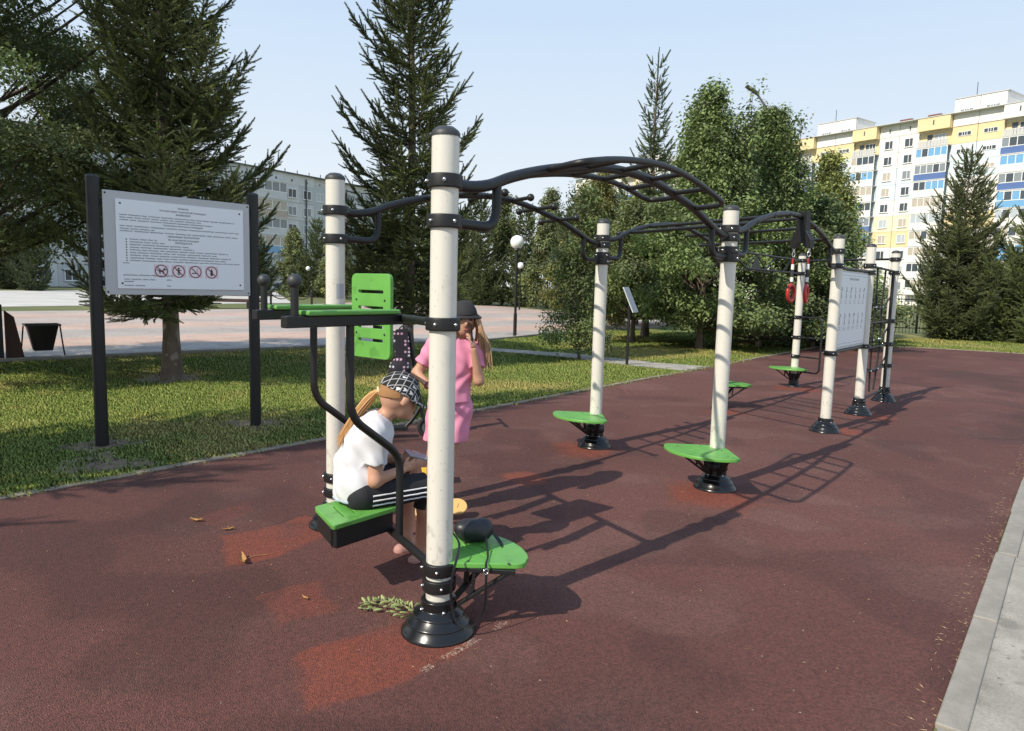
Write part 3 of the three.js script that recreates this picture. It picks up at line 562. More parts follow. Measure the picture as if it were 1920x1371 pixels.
function windowAt(parent, x, y, z, w, h, bars, glass) {
  const f = put('window', `f${w}_${h}_${bars}`, () => frameGeo(w, h, bars), PVC, parent, x, y, z + 0.05);
  put('pane', `p${w}_${h}`, bx(w - 0.12, h - 0.12, 0.04), glass, f, 0, 0, -0.02);
  put('sill', `s${w}`, bx(w + 0.16, 0.05, 0.16), PVC, f, 0, -h / 2 - 0.03, 0.03);
  return f;
}
const pickG = () => { const r = rnd(); return r < 0.5 ? GL.dark : r < 0.75 ? GL.mid : r < 0.9 ? GL.curtain : GL.pale; };
function building(name, label, x, z, ry) { const g = thing(name, label, 'building', [x, 0, z]); g.rotation.y = ry; ORIGIN.set(g, V(0, 0, 0)); return g; }
{ // tall panel block at the right: towers, loggias and window bays
  const b = building('apartment_block', 'tall white, yellow and pale blue apartment block with glazed loggias at the right', 62, -129, -0.9601);
  part('core_wall', [box(112, 28.6, 11.2, -26, 14.3, -7.0), box(112, 2.0, 11.4, -26, 29.6, -7.0)], PNT.white, b);
  const FL = 10, fy = (k) => 27.5 - 2.7 * k, P = 2.7, g = 0.03;
  const bays = []; for (const m of [-82.6, -58.6, -34.6, -10.6, 13.4]) { bays.push(['tower', m, 3.7], ['tower', m + 3.75, 3.7], ['log', m + 7.5, 4.4], ['win', m + 12.0, 3.35], ['win', m + 15.4, 3.35], ['log', m + 18.8, 5.1]); }
  const winCol = ['white', 'white', 'pale', 'pale', 'white', 'cream', 'yellow', 'white', 'white', 'white'], towCol = ['yellow', 'pale', 'pale', 'white', 'white', 'yellow', 'white', 'white', 'pale', 'white'];
  for (const [kind, u, w] of bays) {
    if (u < -81 || u > 30) continue;
    const near = u > -16 || (u > -72 && u < -52), c = u + w / 2;
    for (let k = 0; k < (near ? FL : 4); k++) {
      const y = fy(k);
      if (kind === 'win') {
        put('wall_panel', `w${w}`, bx(w - g, P - g, 0.25), PNT[winCol[k]], b, c, y, -1.27);
        if (near) windowAt(b, c, y + 0.05, -1.12, 1.45, 1.45, [0.08], pickG());
      } else if (kind === 'tower') {
        put('wall_panel', `t${w}`, bx(w - g, P - g, 0.3), PNT[towCol[k]], b, c, y, -1.05);
        if (near) { const f = put('window', 'twin', () => frameGeo(2.0, 0.7, [-0.18, 0, 0.18], 0.08), PVC, b, c, y + 0.15, -0.87); put('pane', 'ptwin', bx(1.9, 0.6, 0.04), pickG(), f, 0, 0, -0.02); }
      } else {
        put('floor_slab', `s${w}`, bx(w, 0.16, 1.5), PNT.slab, b, c, y - 1.35, -0.75);
        if (!near) { put('wall_panel', `q${w}`, bx(w - 0.1, P - 0.2, 0.12), PNT.pale, b, c, y, -0.15); continue; }
        const r = hash(k * 7 + Math.round(u), 31), style = k === 0 ? 'open' : r < 0.30 ? 'blue' : r < 0.55 ? 'glass' : r < 0.75 ? 'dark' : r < 0.88 ? 'white' : 'sky';
        put('back_wall', `bw${w}`, bx(w - 0.05, P - 0.2, 0.1), k === 0 ? PNT.yellow : PNT.pale, b, c, y, -1.36);
        if (style === 'open') {
          windowAt(b, c + 0.6, y + 0.1, -1.3, 1.9, 1.4, [-0.1, 0.2], pickG());
          put('balcony_door', 'bdoor', bx(0.75, 2.0, 0.06), GL.dark, b, c - 1.0, y - 0.2, -1.28);
          const rail = put('parapet', `pr${w}`, bx(w - 0.1, 0.08, 0.08), PNT.white, b, c, y - 0.35, -0.05);
          for (let q = 0; q < 9; q++) put('rail_panel', `rp${w}`, bx((w - 0.4) / 9 - 0.06, 0.85, 0.05), PNT.slab, rail, -w / 2 + 0.2 + (q + 0.5) * (w - 0.4) / 9, -0.48, 0);
        } else {
          const pm = style === 'blue' ? PNT.blue : style === 'white' ? PNT.white : style === 'sky' ? GL.sky : PNT.white, gl = style === 'glass' ? GL.sky : style === 'blue' ? GL.mid : style === 'sky' ? GL.sky : style === 'dark' ? GL.curtain : GL.pale;
          put('parapet', `pb${w}`, bx(w - 0.1, 1.0, 0.1), pm, b, c, y - 0.80, -0.07);
          const n = w > 5 ? 5 : 4, f = put('glazing', `gl${w}`, () => frameGeo(w - 0.1, 1.5, Array.from({ length: n - 1 }, (_, q) => (q + 1) / n - 0.5), 0.11), PVC, b, c, y + 0.47, -0.06);
          for (let q = 0; q < n; q++) put('pane', `gp${w}`, bx((w - 0.1) / n - 0.12, 1.3, 0.04), hash(q, k + Math.round(u)) < 0.75 ? gl : GL.dark, f, -(w - 0.1) / 2 + (q + 0.5) * (w - 0.1) / n, 0, -0.02);
        }
      }
    }
    if (kind === 'tower') { put('tower_panel', `tt${w}`, bx(w - g, 4.2, 0.3), PNT.white, b, c, 31.05, -1.05); const f = put('window', 'twin', () => frameGeo(2.0, 0.7, [-0.18, 0, 0.18], 0.08), PVC, b, c, 31.2, -0.87); put('pane', 'ptwin', bx(1.9, 0.6, 0.04), GL.mid, f, 0, 0, -0.02); }
    else if (kind === 'win') { put('roof_panel', `rw${w}`, bx(w - g, 2.0, 0.25), PNT.white, b, c, 29.9, -1.27); put('vent_slit', 'vs', bx(0.18, 0.75, 0.06), GL.dark, b, c, 29.9, -1.13); }
    else { put('roof_panel', `rl${w}`, bx(w - 0.02, 2.05, 1.45), u > -20 && (u < 15) ? PNT.yellow : PNT.white, b, c, 29.85, -0.72); put('vent_slit', 'vs', bx(0.18, 0.75, 0.06), GL.dark, b, c, 30.0, 0.02); }
  }
  for (const m of [-58.6, -34.6, -10.6, 13.4]) { put('stair_tower', 'st', bx(7.4, 4.5, 6), PNT.white, b, m + 3.73, 31, -4.3); put('tower_roof', 'str', bx(7.7, 0.14, 6.6), PNT.slab, b, m + 3.73, 33.32, -4.2); put('antenna', 'ant', bx(0.08, 2.6, 0.08), GL.dark, b, m + 2.2, 34.6, -3); }
  for (const u of [-20, 4.5, 9.2]) put('roof_vent', 'rv', bx(2.0, 1.1, 1.6), RED, b, u, 31.5, -4);
  for (const [u, y] of [[17.9, 24.4], [18.4, 22.6], [19.4, 15.3]]) put('air_conditioner', 'ac', bx(0.85, 0.6, 0.4), PVC, b, u, y, -0.7);
  put('roof_coping', 'rc', bx(112, 0.12, 1.7), PNT.slab, b, -26, 30.95, -0.75);
}
{ // grey five-storey block at the left
  const b = building('apartment_block', 'grey panel apartment block with white windows behind the spruces at the left', -60, -72, 1.0122);
  part('core_wall', box(88, 16.9, 11, 30, 8.4, -5.9), PNT.grey, b);
  const fy = (k) => 14.9 - 2.7 * k, P = 2.7;
  for (let c = 0; c < 26; c++) {
    const u = -8.1 + c * 3.0 + 0.12, x = u + 1.5, off = u > 50.3 ? -0.35 : 0;
    if (u > 15 && u < 34) { continue; }
    put('roof_panel', 'lr', bx(2.97, 1.6, 0.3), PNT.greyL, b, x, 17.05, -0.3 + off);
    put('vent_hole', 'lv', bx(0.28, 0.34, 0.05), GL.dark, b, x, 16.9, -0.13 + off);
    for (let k = 0; k < 6; k++) {
      put('wall_panel', 'lw', bx(2.97, P - 0.03, 0.3), hash(c, k) > 0.5 ? PNT.grey : PNT.greyL, b, x, fy(k), -0.3 + off);
      if (c === 16 || c === 17 || c === 21) continue;
      windowAt(b, x, fy(k) + 0.05, -0.12 + off, c === 17 ? 1.2 : 1.65, 1.4, [0.0], pickG());
    }
  }
  // enclosed balconies
  for (const [x, w] of [[42.9, 5.6], [57.9, 2.8]]) for (let k = 0; k < 6; k++) {
    const y = fy(k), n = w > 4 ? 4 : 2;
    put('parapet', `lp${w}`, bx(w, 1.05, 1.1), k === 3 && w > 4 ? GL.sky : k === 1 ? paint(0.5, 0.42, 0.36) : PNT.greyL, b, x, y - 0.75, 0.4);
    const f = put('glazing', `lg${w}`, () => frameGeo(w, 1.5, Array.from({ length: n - 1 }, (_, q) => (q + 1) / n - 0.5), 0.12, 0.12), PVC, b, x, y + 0.5, 0.88);
    for (let q = 0; q < n; q++) put('pane', `lgp${w}`, bx(w / n - 0.13, 1.3, 0.04), k % 2 ? GL.curtain : GL.mid, f, -w / 2 + (q + 0.5) * w / n, 0, -0.03);
    put('balcony_side', `lbs${w}`, bx(0.06, 1.5, 1.0), PNT.greyL, b, x + w / 2 - 0.05, y + 0.5, 0.35);
    put('balcony_slab', `lsl${w}`, bx(w + 0.1, 0.14, 1.25), PNT.slab, b, x, y - 1.33, 0.42);
    put('balcony_canopy', `lca${w}`, bx(w + 0.1, 0.08, 1.2), PNT.slab, b, x, y + 1.29, 0.42);
  }
  put('downpipe', 'dp', bx(0.16, 17.4, 0.16), GL.dark, b, 50.3, 8.7, 0.0);
  put('roof_coping', 'lrc', bx(88, 0.16, 1.0), GL.dark, b, 30, 17.95, -0.3);
  put('roof_slab', 'lrs', bx(88, 0.5, 10.5), PNT.slab, b, 30, 17.4, -6.0);
  for (let k = 0; k < 12; k++) put('roof_rail', 'lrr', bx(0.1, 0.7, 0.1), GL.dark, b, 37 + k * 2.4, 18.3, -0.6);
  put('air_conditioner', 'ac', bx(0.85, 0.6, 0.4), PVC, b, 47.2, 8.35, 0.12);
}

// ---------------------------------------------------------------- sign, lamps, bins, fence and other small things
{
  const a = V(-3.73, 0, -6.35), b = V(-2.72, 0, -7.44), sign = thing('notice_board', 'white rules notice board between two tall black posts on the lawn', 'notice board', [-3.22, 0, -6.9]);
  for (const p of [a, b]) { const po = part('post', cyl(0.055, 0.055, 2.43, p.x, -0.02, p.z, 28), M.black, sign); part('cap', lathe([[0.057, -0.01], [0.057, 0.004], [0.03, 0.014], [0.0001, 0.016]], p.x, 2.412, p.z, 24), M.capGrey, po); }
  const d = b.clone().sub(a), ry = Math.atan2(-d.z, d.x), L = d.length(), c = a.clone().lerp(b, 0.5), n = V(Math.sin(ry), 0, Math.cos(ry));
  const W = L - 0.125, H = 0.925, cy = 1.838, f = c.clone().addScaledVector(n, 0.04);
  const panel = part('panel', rbox(W, H, 0.014, 0.004, f.x, cy, f.z, ry), mat(lin(0.52, 0.525, 0.52), 0.5), sign);
  const word = (x, y, w, h) => { for (let i = 0; i < w;) { const q = 3 + 5 * rnd(); x.fillRect(y[0] + i, y[1] + (rnd() < 0.2 ? -h * 0.25 : 0), q * 0.62, h * (0.75 + 0.25 * rnd())); i += q; } };
  const print = canvasTex(1500, 1000, (x, w, h) => {
    x.fillStyle = '#f0f2f4'; x.fillRect(0, 0, w, h); x.fillStyle = '#30353d'; x.textAlign = 'center';
    x.font = 'bold 27px sans-serif'; x.fillText('ПРАВИЛА', 750, 62); x.font = 'bold 29px sans-serif'; x.fillText('эксплуатации спортивной площадки', 750, 100); x.fillText('ВНИМАНИЕ!', 750, 138);
    const line = (x0, y, x1) => { x.fillStyle = '#4d535c'; let p = x0; while (p < x1) { const l = 40 + 130 * rnd(); word(x, [p, y], Math.min(l, x1 - p), 14); p += l + 14; } };
    line(40, 168, 1380); line(40, 196, 960); line(40, 224, 1100); 
    x.fillStyle = '#30353d'; x.font = 'bold 26px sans-serif'; x.fillText('Уважаемые посетители площадки!', 750, 268);
    line(40, 290, 1440); line(40, 320, 420); line(40, 346, 1420);
    x.fillStyle = '#30353d'; x.font = 'bold 28px sans-serif'; x.fillText('УВАЖАЕМЫЕ ПОСЕТИТЕЛИ!', 750, 396); x.fillText('На спортивной площадке', 750, 432); x.fillText('ЗАПРЕЩАЕТСЯ:', 750, 466);
    const ends = [1100, 520, 800, 870, 1290, 1150, 1330, 1260, 1440]; for (let k = 0; k < 9; k++) { const y = 436 + k * 30; x.fillStyle = '#23272d'; x.beginPath(); x.arc(105, y + 8, 8, 0, 7); x.fill(); line(140, y, ends[k] * (k < 2 ? (k ? 1 : 0.4) : 1)); }
    line(60, 706, 130);
    for (let k = 0; k < 4; k++) {
      const cx = 480 + k * 200, cy2 = 790; x.fillStyle = '#e6d3d6'; x.fillRect(cx - 84, cy2 - 74, 168, 148); x.fillStyle = '#efe6e8'; x.beginPath(); x.arc(cx, cy2, 64, 0, 7); x.fill();
      x.fillStyle = '#2a1f24'; x.strokeStyle = '#2a1f24'; x.lineWidth = 11; x.lineCap = 'round';
      if (k === 0) { x.fillRect(cx - 30, cy2 - 10, 56, 20); x.beginPath(); x.arc(cx + 34, cy2 - 20, 13, 0, 7); x.fill(); x.fillRect(cx + 36, cy2 - 20, 20, 9); for (const q of [-26, -14, 14, 24]) x.fillRect(cx + q, cy2 + 6, 7, 28); x.beginPath(); x.moveTo(cx - 30, cy2 - 6); x.lineTo(cx - 50, cy2 - 12); x.stroke(); }
      if (k === 1) { x.beginPath(); x.arc(cx, cy2 - 36, 12, 0, 7); x.fill(); x.fillRect(cx - 13, cy2 - 22, 26, 36); x.fillRect(cx - 12, cy2 + 12, 10, 32); x.fillRect(cx + 3, cy2 + 12, 10, 32); x.fillRect(cx - 30, cy2 - 18, 60, 9); }
      if (k === 2) { x.fillRect(cx - 44, cy2 + 10, 62, 12); x.fillRect(cx + 24, cy2 + 10, 8, 12); x.lineWidth = 5; x.beginPath(); x.moveTo(cx + 30, cy2); x.quadraticCurveTo(cx + 8, cy2 - 14, cx + 28, cy2 - 34); x.stroke(); }
      if (k === 3) { x.fillRect(cx - 6, cy2 - 44, 12, 26); x.fillRect(cx - 15, cy2 - 16, 30, 58); x.beginPath(); x.arc(cx, cy2 - 14, 15, 0, 7); x.fill(); }
      x.strokeStyle = '#7c1f30'; x.lineWidth = 12; x.beginPath(); x.arc(cx, cy2, 68, 0, 7); x.stroke(); x.beginPath(); x.moveTo(cx - 48, cy2 - 48); x.lineTo(cx + 48, cy2 + 48); x.stroke();
    }
    line(60, 842, 610); line(70, 890, 420); line(70, 914, 170); line(540, 890, 590); line(70, 960, 300); line(540, 960, 580);
  });
  const q = c.clone().addScaledVector(n, 0.050), plate = part('notice_plate', box(W - 0.10 * 1.7, H - 0.125, 0.007, q.x + 0.01, cy - 0.005, q.z - 0.01, ry), mat(lin(0.62, 0.64, 0.66), 0.35), sign);
  const pg = new THREE.PlaneGeometry(W - 0.17, H - 0.125); pg.rotateY(ry); const k = c.clone().addScaledVector(n, 0.0545); pg.translate(k.x + 0.01, cy - 0.005, k.z - 0.01); part('print', pg, mat(0xffffff, 0.4, { map: print }), plate);
  for (const sx of [-1, 1]) for (const sy of [-1, 1]) { for (const [dx, dy, off, par] of [[W / 2 - 0.02, H / 2 - 0.025, 0.048, panel], [W / 2 - 0.125, H / 2 - 0.105, 0.056, plate]]) { const s = new THREE.CylinderGeometry(0.008, 0.009, 0.006, 10); s.rotateX(Math.PI / 2); s.translate(sx * dx, sy * dy, 0); s.rotateY(ry); const z = c.clone().addScaledVector(n, off); s.translate(z.x + (par === plate ? 0.01 : 0), cy, z.z - (par === plate ? 0.01 : 0)); part('screw', s, M.black, par); } 
    const l = a.clone().lerp(b, sx < 0 ? 0.042 : 0.958), br = rbox(0.07, 0.05, 0.05, 0.004, l.x, cy + sy * 0.36, l.z, ry); part('bracket', br, M.black, sign); }
}
function globeLamp(x, z, h, r, label) {
  const t = thing('globe_lamp', label, 'street lamp', [x, 0, z], 'globe lamps along the plaza');
  part('pole', sweep([V(x, 0, z), V(x, 0.7, z), V(x, 0.72, z), V(x, h - r, z)], (q) => (q < 0.5 ? r * 0.26 : r * 0.19), 12), M.black, t);
  part('collar', cyl(r * 0.5, r * 0.42, r * 0.25, x, h - r * 1.12, z, 16), M.black, t);
  part('globe', ball(r, x, h, z), mat(lin(0.88, 0.88, 0.86), 0.3), t);
}
globeLamp(0.06, -21.54, 2.85, 0.205, 'white globe lamp on a black pole, the nearest and largest one');
globeLamp(0.38, -46, 2.85, 0.205, 'small white globe lamp just right of and behind the nearest globe lamp');
globeLamp(-18.5, -64, 2.6, 0.2, 'distant white globe lamp left of the rear white post, by the grey block');
globeLamp(-15.0, -64, 2.55, 0.2, 'distant white globe lamp just right of the rear white post');
{ // tall street light over the trees
  const t = thing('street_light', 'tall curved street light rising above the leafy trees', 'street light', [10.3, 0, -30]);
  part('pole', sweep(new THREE.CatmullRomCurve3([V(10.3, 0, -30), V(10.3, 4, -30), V(10.25, 8.2, -30), V(10.05, 9.1, -30), V(9.7, 9.6, -30)]).getPoints(40), (q) => 0.09 - 0.05 * q, 10), mat(lin(0.12, 0.12, 0.12), 0.5), t);
  part('lamp_head', rbox(0.62, 0.1, 0.26, 0.04, 9.5, 9.74, -30, 0, 0, -0.55), mat(lin(0.06, 0.06, 0.065), 0.4), t);
}
{ // tilted plaque
  const x = 2.34, z = -14.36, t = thing('information_plaque', 'small tilted grey plaque on a thin black post beside the path', 'plaque', [x, 0, z]);
  part('post', cyl(0.03, 0.03, 1.28, x, 0, z, 12), M.black, t);
  part('plate', rbox(0.42, 0.55, 0.02, 0.005, x + 0.02, 1.33, z, 1.15, -0.42), mat(lin(0.55, 0.57, 0.58), 0.3), t);
}
{ // tapered bin in a frame
  const x = -8.5, z = -12.75, ry = 0.72, t = thing('litter_bin', 'dark tapered litter bin hung in a thin frame at the left on the plaza', 'litter bin', [x, 0, z]);
  const P = (u, y, w = 0) => V(x + Math.cos(ry) * u + Math.sin(ry) * w, y, z - Math.sin(ry) * u + Math.cos(ry) * w);
  const cone = new THREE.CylinderGeometry(0.33, 0.20, 0.45, 4, 1, true); cone.rotateY(Math.PI / 4); cone.scale(1.0, 1, 0.85); cone.rotateY(ry); cone.translate(x, 0.40, z);
  part('bucket', [cone, box(0.28, 0.02, 0.24, x, 0.178, z, ry)], mat(lin(0.018, 0.012, 0.011), 0.55, { side: THREE.DoubleSide }), t);
  part('rim', [rectBar(P(-0.27, 0.63, 0.2), P(0.27, 0.63, 0.2), 0.02, 0.03), rectBar(P(-0.27, 0.63, -0.2), P(0.27, 0.63, -0.2), 0.02, 0.03), rectBar(P(-0.265, 0.63, 0.19), P(-0.265, 0.63, -0.19), 0.02, 0.03), rectBar(P(0.265, 0.63, 0.19), P(0.265, 0.63, -0.19), 0.02, 0.03)], mat(lin(0.03, 0.028, 0.03), 0.5), t);
  for (const e of [-1, 1]) part('leg', sweep([P(e * 0.28, 0.61), P(e * 0.31, 0.3), P(e * 0.345, 0.0)], 0.013, 8), M.black, t);
  part('foot_bar', bar(P(-0.33, 0.05, 0.02), P(0.33, 0.05, 0.02), 0.011, 8), M.black, t);
}
{ // dark stand cut by the left picture edge
  const x = -8.95, z = -12.15, t = thing('dark_stand', 'dark upright stand with a brown sloping side, cut by the left picture edge', 'stand', [x, 0, z]);
  part('post', rbox(0.28, 1.0, 0.1, 0.01, x, 0.5, z, 0.72), M.black, t);
  const sh = new THREE.Shape([new THREE.Vector2(0, 0), new THREE.Vector2(0.27, 0.05), new THREE.Vector2(0.14, 0.78), new THREE.Vector2(0, 0.9)]), g = new THREE.ExtrudeGeometry(sh, { depth: 0.05, bevelEnabled: false }); g.rotateY(0.72); g.translate(x + 0.09, 0, z - 0.16);
  part('side_panel', g, mat(lin(0.07, 0.03, 0.022), 0.7), t);
}
{ // chain barrier posts by the road
  const pts = [[-14.55, -39.2], [-13.5, -39.5], [-12.45, -39.8], [-11.4, -40.1]];
  const mk = (i) => { const [x, z] = pts[i], ord = ['leftmost', 'second', 'third', 'rightmost'][i], t = thing('chain_post', `short dark chain post on the plaza, ${ord} of the row`, 'bollard', [x, 0, z], 'chain posts on the plaza'); part('post', cyl(0.06, 0.06, 0.86, x, 0, z, 10), M.black, t); part('knob', ball(0.08, x, 0.9, z), M.black, t);
    if (i < 3) { const [a, b] = pts[i + 1], c = []; for (let k = 0; k <= 14; k++) { const q = k / 14; c.push(V(x + (a - x) * q, 0.78 - 0.30 * 4 * q * (1 - q), z + (b - z) * q)); } part('chain', sweep(c, 0.028, 6), M.black, t); } };
  pts.forEach((_, i) => mk(i));
  const t = thing('low_bench', 'low dark bench block behind the notice board on the plaza', 'bench', [-14.9, 0, -36.6]);
  part('seat', rbox(3.6, 0.16, 0.7, 0.02, -14.9, 0.42, -36.6, 0.12), mat(lin(0.06, 0.03, 0.025), 0.7), t);
  for (const e of [-1.3, 1.3]) part('leg', rbox(0.3, 0.35, 0.6, 0.01, -14.9 + e, 0.17, -36.6 - e * 0.12, 0.12), M.black, t);
}
{ // metal fence at the right, bar by bar
  const run = (ax, az, bX, bz, label) => {
    const t = thing('metal_fence', label, 'fence', [ax, 0, az], 'metal fence behind the court'); const dx = bX - ax, dz = bz - az, L = Math.hypot(dx, dz), ry = Math.atan2(-dz, dx);
    for (const y of [0.22, 1.42]) part('rail', rbox(L, 0.04, 0.03, 0.004, ax + dx / 2, y, az + dz / 2, ry), M.black, t);
    const n = Math.round(L / 0.15); for (let i = 0; i <= n; i++) put('bar', 'fencebar', () => cyl(0.011, 0.011, 1.55, 0, 0, 0, 6), M.black, t, dx * i / n, 0.02, dz * i / n);
    for (let i = 0; i <= 4; i++) put('post', 'fencepost', bx(0.07, 1.62, 0.07), M.black, t, dx * i / 4, 0.81, dz * i / 4, ry);
  };
  run(12.5, -29.6, 21.5, -30.2, 'black metal bar fence left of and behind the right spruce');
  run(21.6, -30.2, 31, -30.8, 'black metal bar fence at the far right behind the bushes');
}

// ---------------------------------------------------------------- vegetation
function needleSprig(n, len, nl, w) {   // a twig with needles all round, along +y
  const P = [], N = [];
  const tri = (a, b, c) => { const nn = b.clone().sub(a).cross(c.clone().sub(a)).normalize(); for (const v of [a, b, c]) { P.push(v.x, v.y, v.z); N.push(nn.x, nn.y, nn.z); } };
  for (let i = 0; i < n; i++) {
    const t = (i + rnd()) / n, a = i * 2.39996 + rnd(), l = nl * (0.75 + 0.5 * rnd()) * (1 - 0.35 * t), o = V(Math.cos(a), 0, Math.sin(a));
    const d = o.clone().multiplyScalar(0.72).add(V(0, 0.62 + 0.3 * t, 0)).normalize(), side = d.clone().cross(V(rnd() - 0.5, rnd() - 0.5, rnd() - 0.5)).normalize().multiplyScalar(w / 2), b = V(0, t * len, 0);
    tri(b.clone().add(side), b.clone().sub(side), b.clone().addScaledVector(d, l));
  }
  for (let k = 0; k < 3; k++) { const a = k * 2.09, r = 0.0035; tri(V(Math.cos(a) * r, 0, Math.sin(a) * r), V(Math.cos(a + 2.09) * r, 0, Math.sin(a + 2.09) * r), V(0, len, 0)); }
  const g = new THREE.BufferGeometry(); g.setAttribute('position', new THREE.Float32BufferAttribute(P, 3)); g.setAttribute('normal', new THREE.Float32BufferAttribute(N, 3)); g.setAttribute('uv', new THREE.Float32BufferAttribute(new Float32Array(P.length / 3 * 2), 2)); return g;
}
function leafClump(n, R, size, narrow = 0.5) {
  const P = [], N = [];
  const tri = (a, b, c) => { const nn = b.clone().sub(a).cross(c.clone().sub(a)).normalize(); for (const v of [a, b, c]) { P.push(v.x, v.y, v.z); N.push(nn.x, nn.y, nn.z); } };
  for (let i = 0; i < n; i++) {
    const c = V(rnd() - 0.5, (rnd() - 0.5) * 0.8, rnd() - 0.5).multiplyScalar(2 * R), d = V(rnd() - 0.5, rnd() * 0.5 - 0.42, rnd() - 0.5).normalize(), s = size * (0.7 + 0.6 * rnd());
    const up = V(rnd() - 0.5, 1.2, rnd() - 0.5).normalize(), w = d.clone().cross(up).normalize().multiplyScalar(s * narrow * 0.5), fold = up.clone().multiplyScalar(-s * 0.07);
    const a = c, e = c.clone().addScaledVector(d, s), m = c.clone().addScaledVector(d, s * 0.45), l = m.clone().add(w).sub(fold), r = m.clone().sub(w).sub(fold);
    tri(a, l, e); tri(a, e, r);
  }
  const g = new THREE.BufferGeometry(); g.setAttribute('position', new THREE.Float32BufferAttribute(P, 3)); g.setAttribute('normal', new THREE.Float32BufferAttribute(N, 3)); g.setAttribute('uv', new THREE.Float32BufferAttribute(new Float32Array(P.length / 3 * 2), 2)); return g;
}
const SPRIG = { fine: needleSprig(130, 0.20, 0.038, 0.0078), mid: needleSprig(90, 0.32, 0.062, 0.014), far: needleSprig(60, 0.55, 0.12, 0.035) };
const CLUMP = { mid: leafClump(20, 0.20, 0.095, 0.6), fine: leafClump(20, 0.17, 0.075, 0.5), far: leafClump(16, 0.28, 0.19, 0.65) };
const barkMap = tex(256, 256, (u, v, i, j) => { const n = fbm(u * 14, v * 5, 4, 0), m = 0.7 + 0.6 * n, l = step(0.6, 0.72, fbm(u * 9 + 4, v * 7, 3, 0)); return [0.13 * m + 0.12 * l, 0.095 * m + 0.11 * l, 0.07 * m + 0.10 * l]; });
const BARK = mat(0xffffff, 0.95, { map: barkMap, bumpMap: tex(128, 128, (u, v) => fbm(u * 18, v * 8, 3, 0), false), bumpScale: 0.012 });
const TWIG = mat(lin(0.085, 0.062, 0.045), 0.95), NEEDLE = mat(0xffffff, 0.75), LEAF = new THREE.MeshPhysicalMaterial({ color: 0xffffff, roughness: 0.85, transmission: 0.35, thickness: 0, side: THREE.DoubleSide });
const Q0 = V(0, 1, 0), mtx = new THREE.Matrix4(), qq = new THREE.Quaternion();
class Copies {
  constructor() { this.m = []; this.c = []; }
  add(p, dir, s, col, sx = 1) { qq.setFromUnitVectors(Q0, dir); const spin = new THREE.Quaternion().setFromAxisAngle(dir, rnd() * 6.28); mtx.compose(p, spin.multiply(qq), V(s * sx, s, s * sx)); this.m.push(mtx.clone()); this.c.push(col); }
  build(name, geo, m, parent, origin) {
    const o = new THREE.InstancedMesh(geo, m, this.m.length); o.name = name; const t = new THREE.Matrix4().makeTranslation(-origin.x, -origin.y, -origin.z);
    this.m.forEach((a, i) => { o.setMatrixAt(i, t.clone().multiply(a)); o.setColorAt(i, this.c[i]); }); o.castShadow = o.receiveShadow = true; o.userData = { kind: 'stuff' }; parent.add(o); return o;
  }
}
function trunkGeo(x, z, h, r0, r1, lean = [0, 0], n = 14) {
  const pts = []; for (let i = 0; i <= n; i++) { const t = i / n; pts.push(V(x + lean[0] * t + 0.02 * Math.sin(t * 9 + x), -0.05 + h * t, z + lean[1] * t + 0.02 * Math.cos(t * 7 + z))); }
  return [sweep(pts, (t) => (r0 + (r1 - r0) * t) * (1 + 0.35 * Math.exp(-t * h * 5)), 12), pts];
}
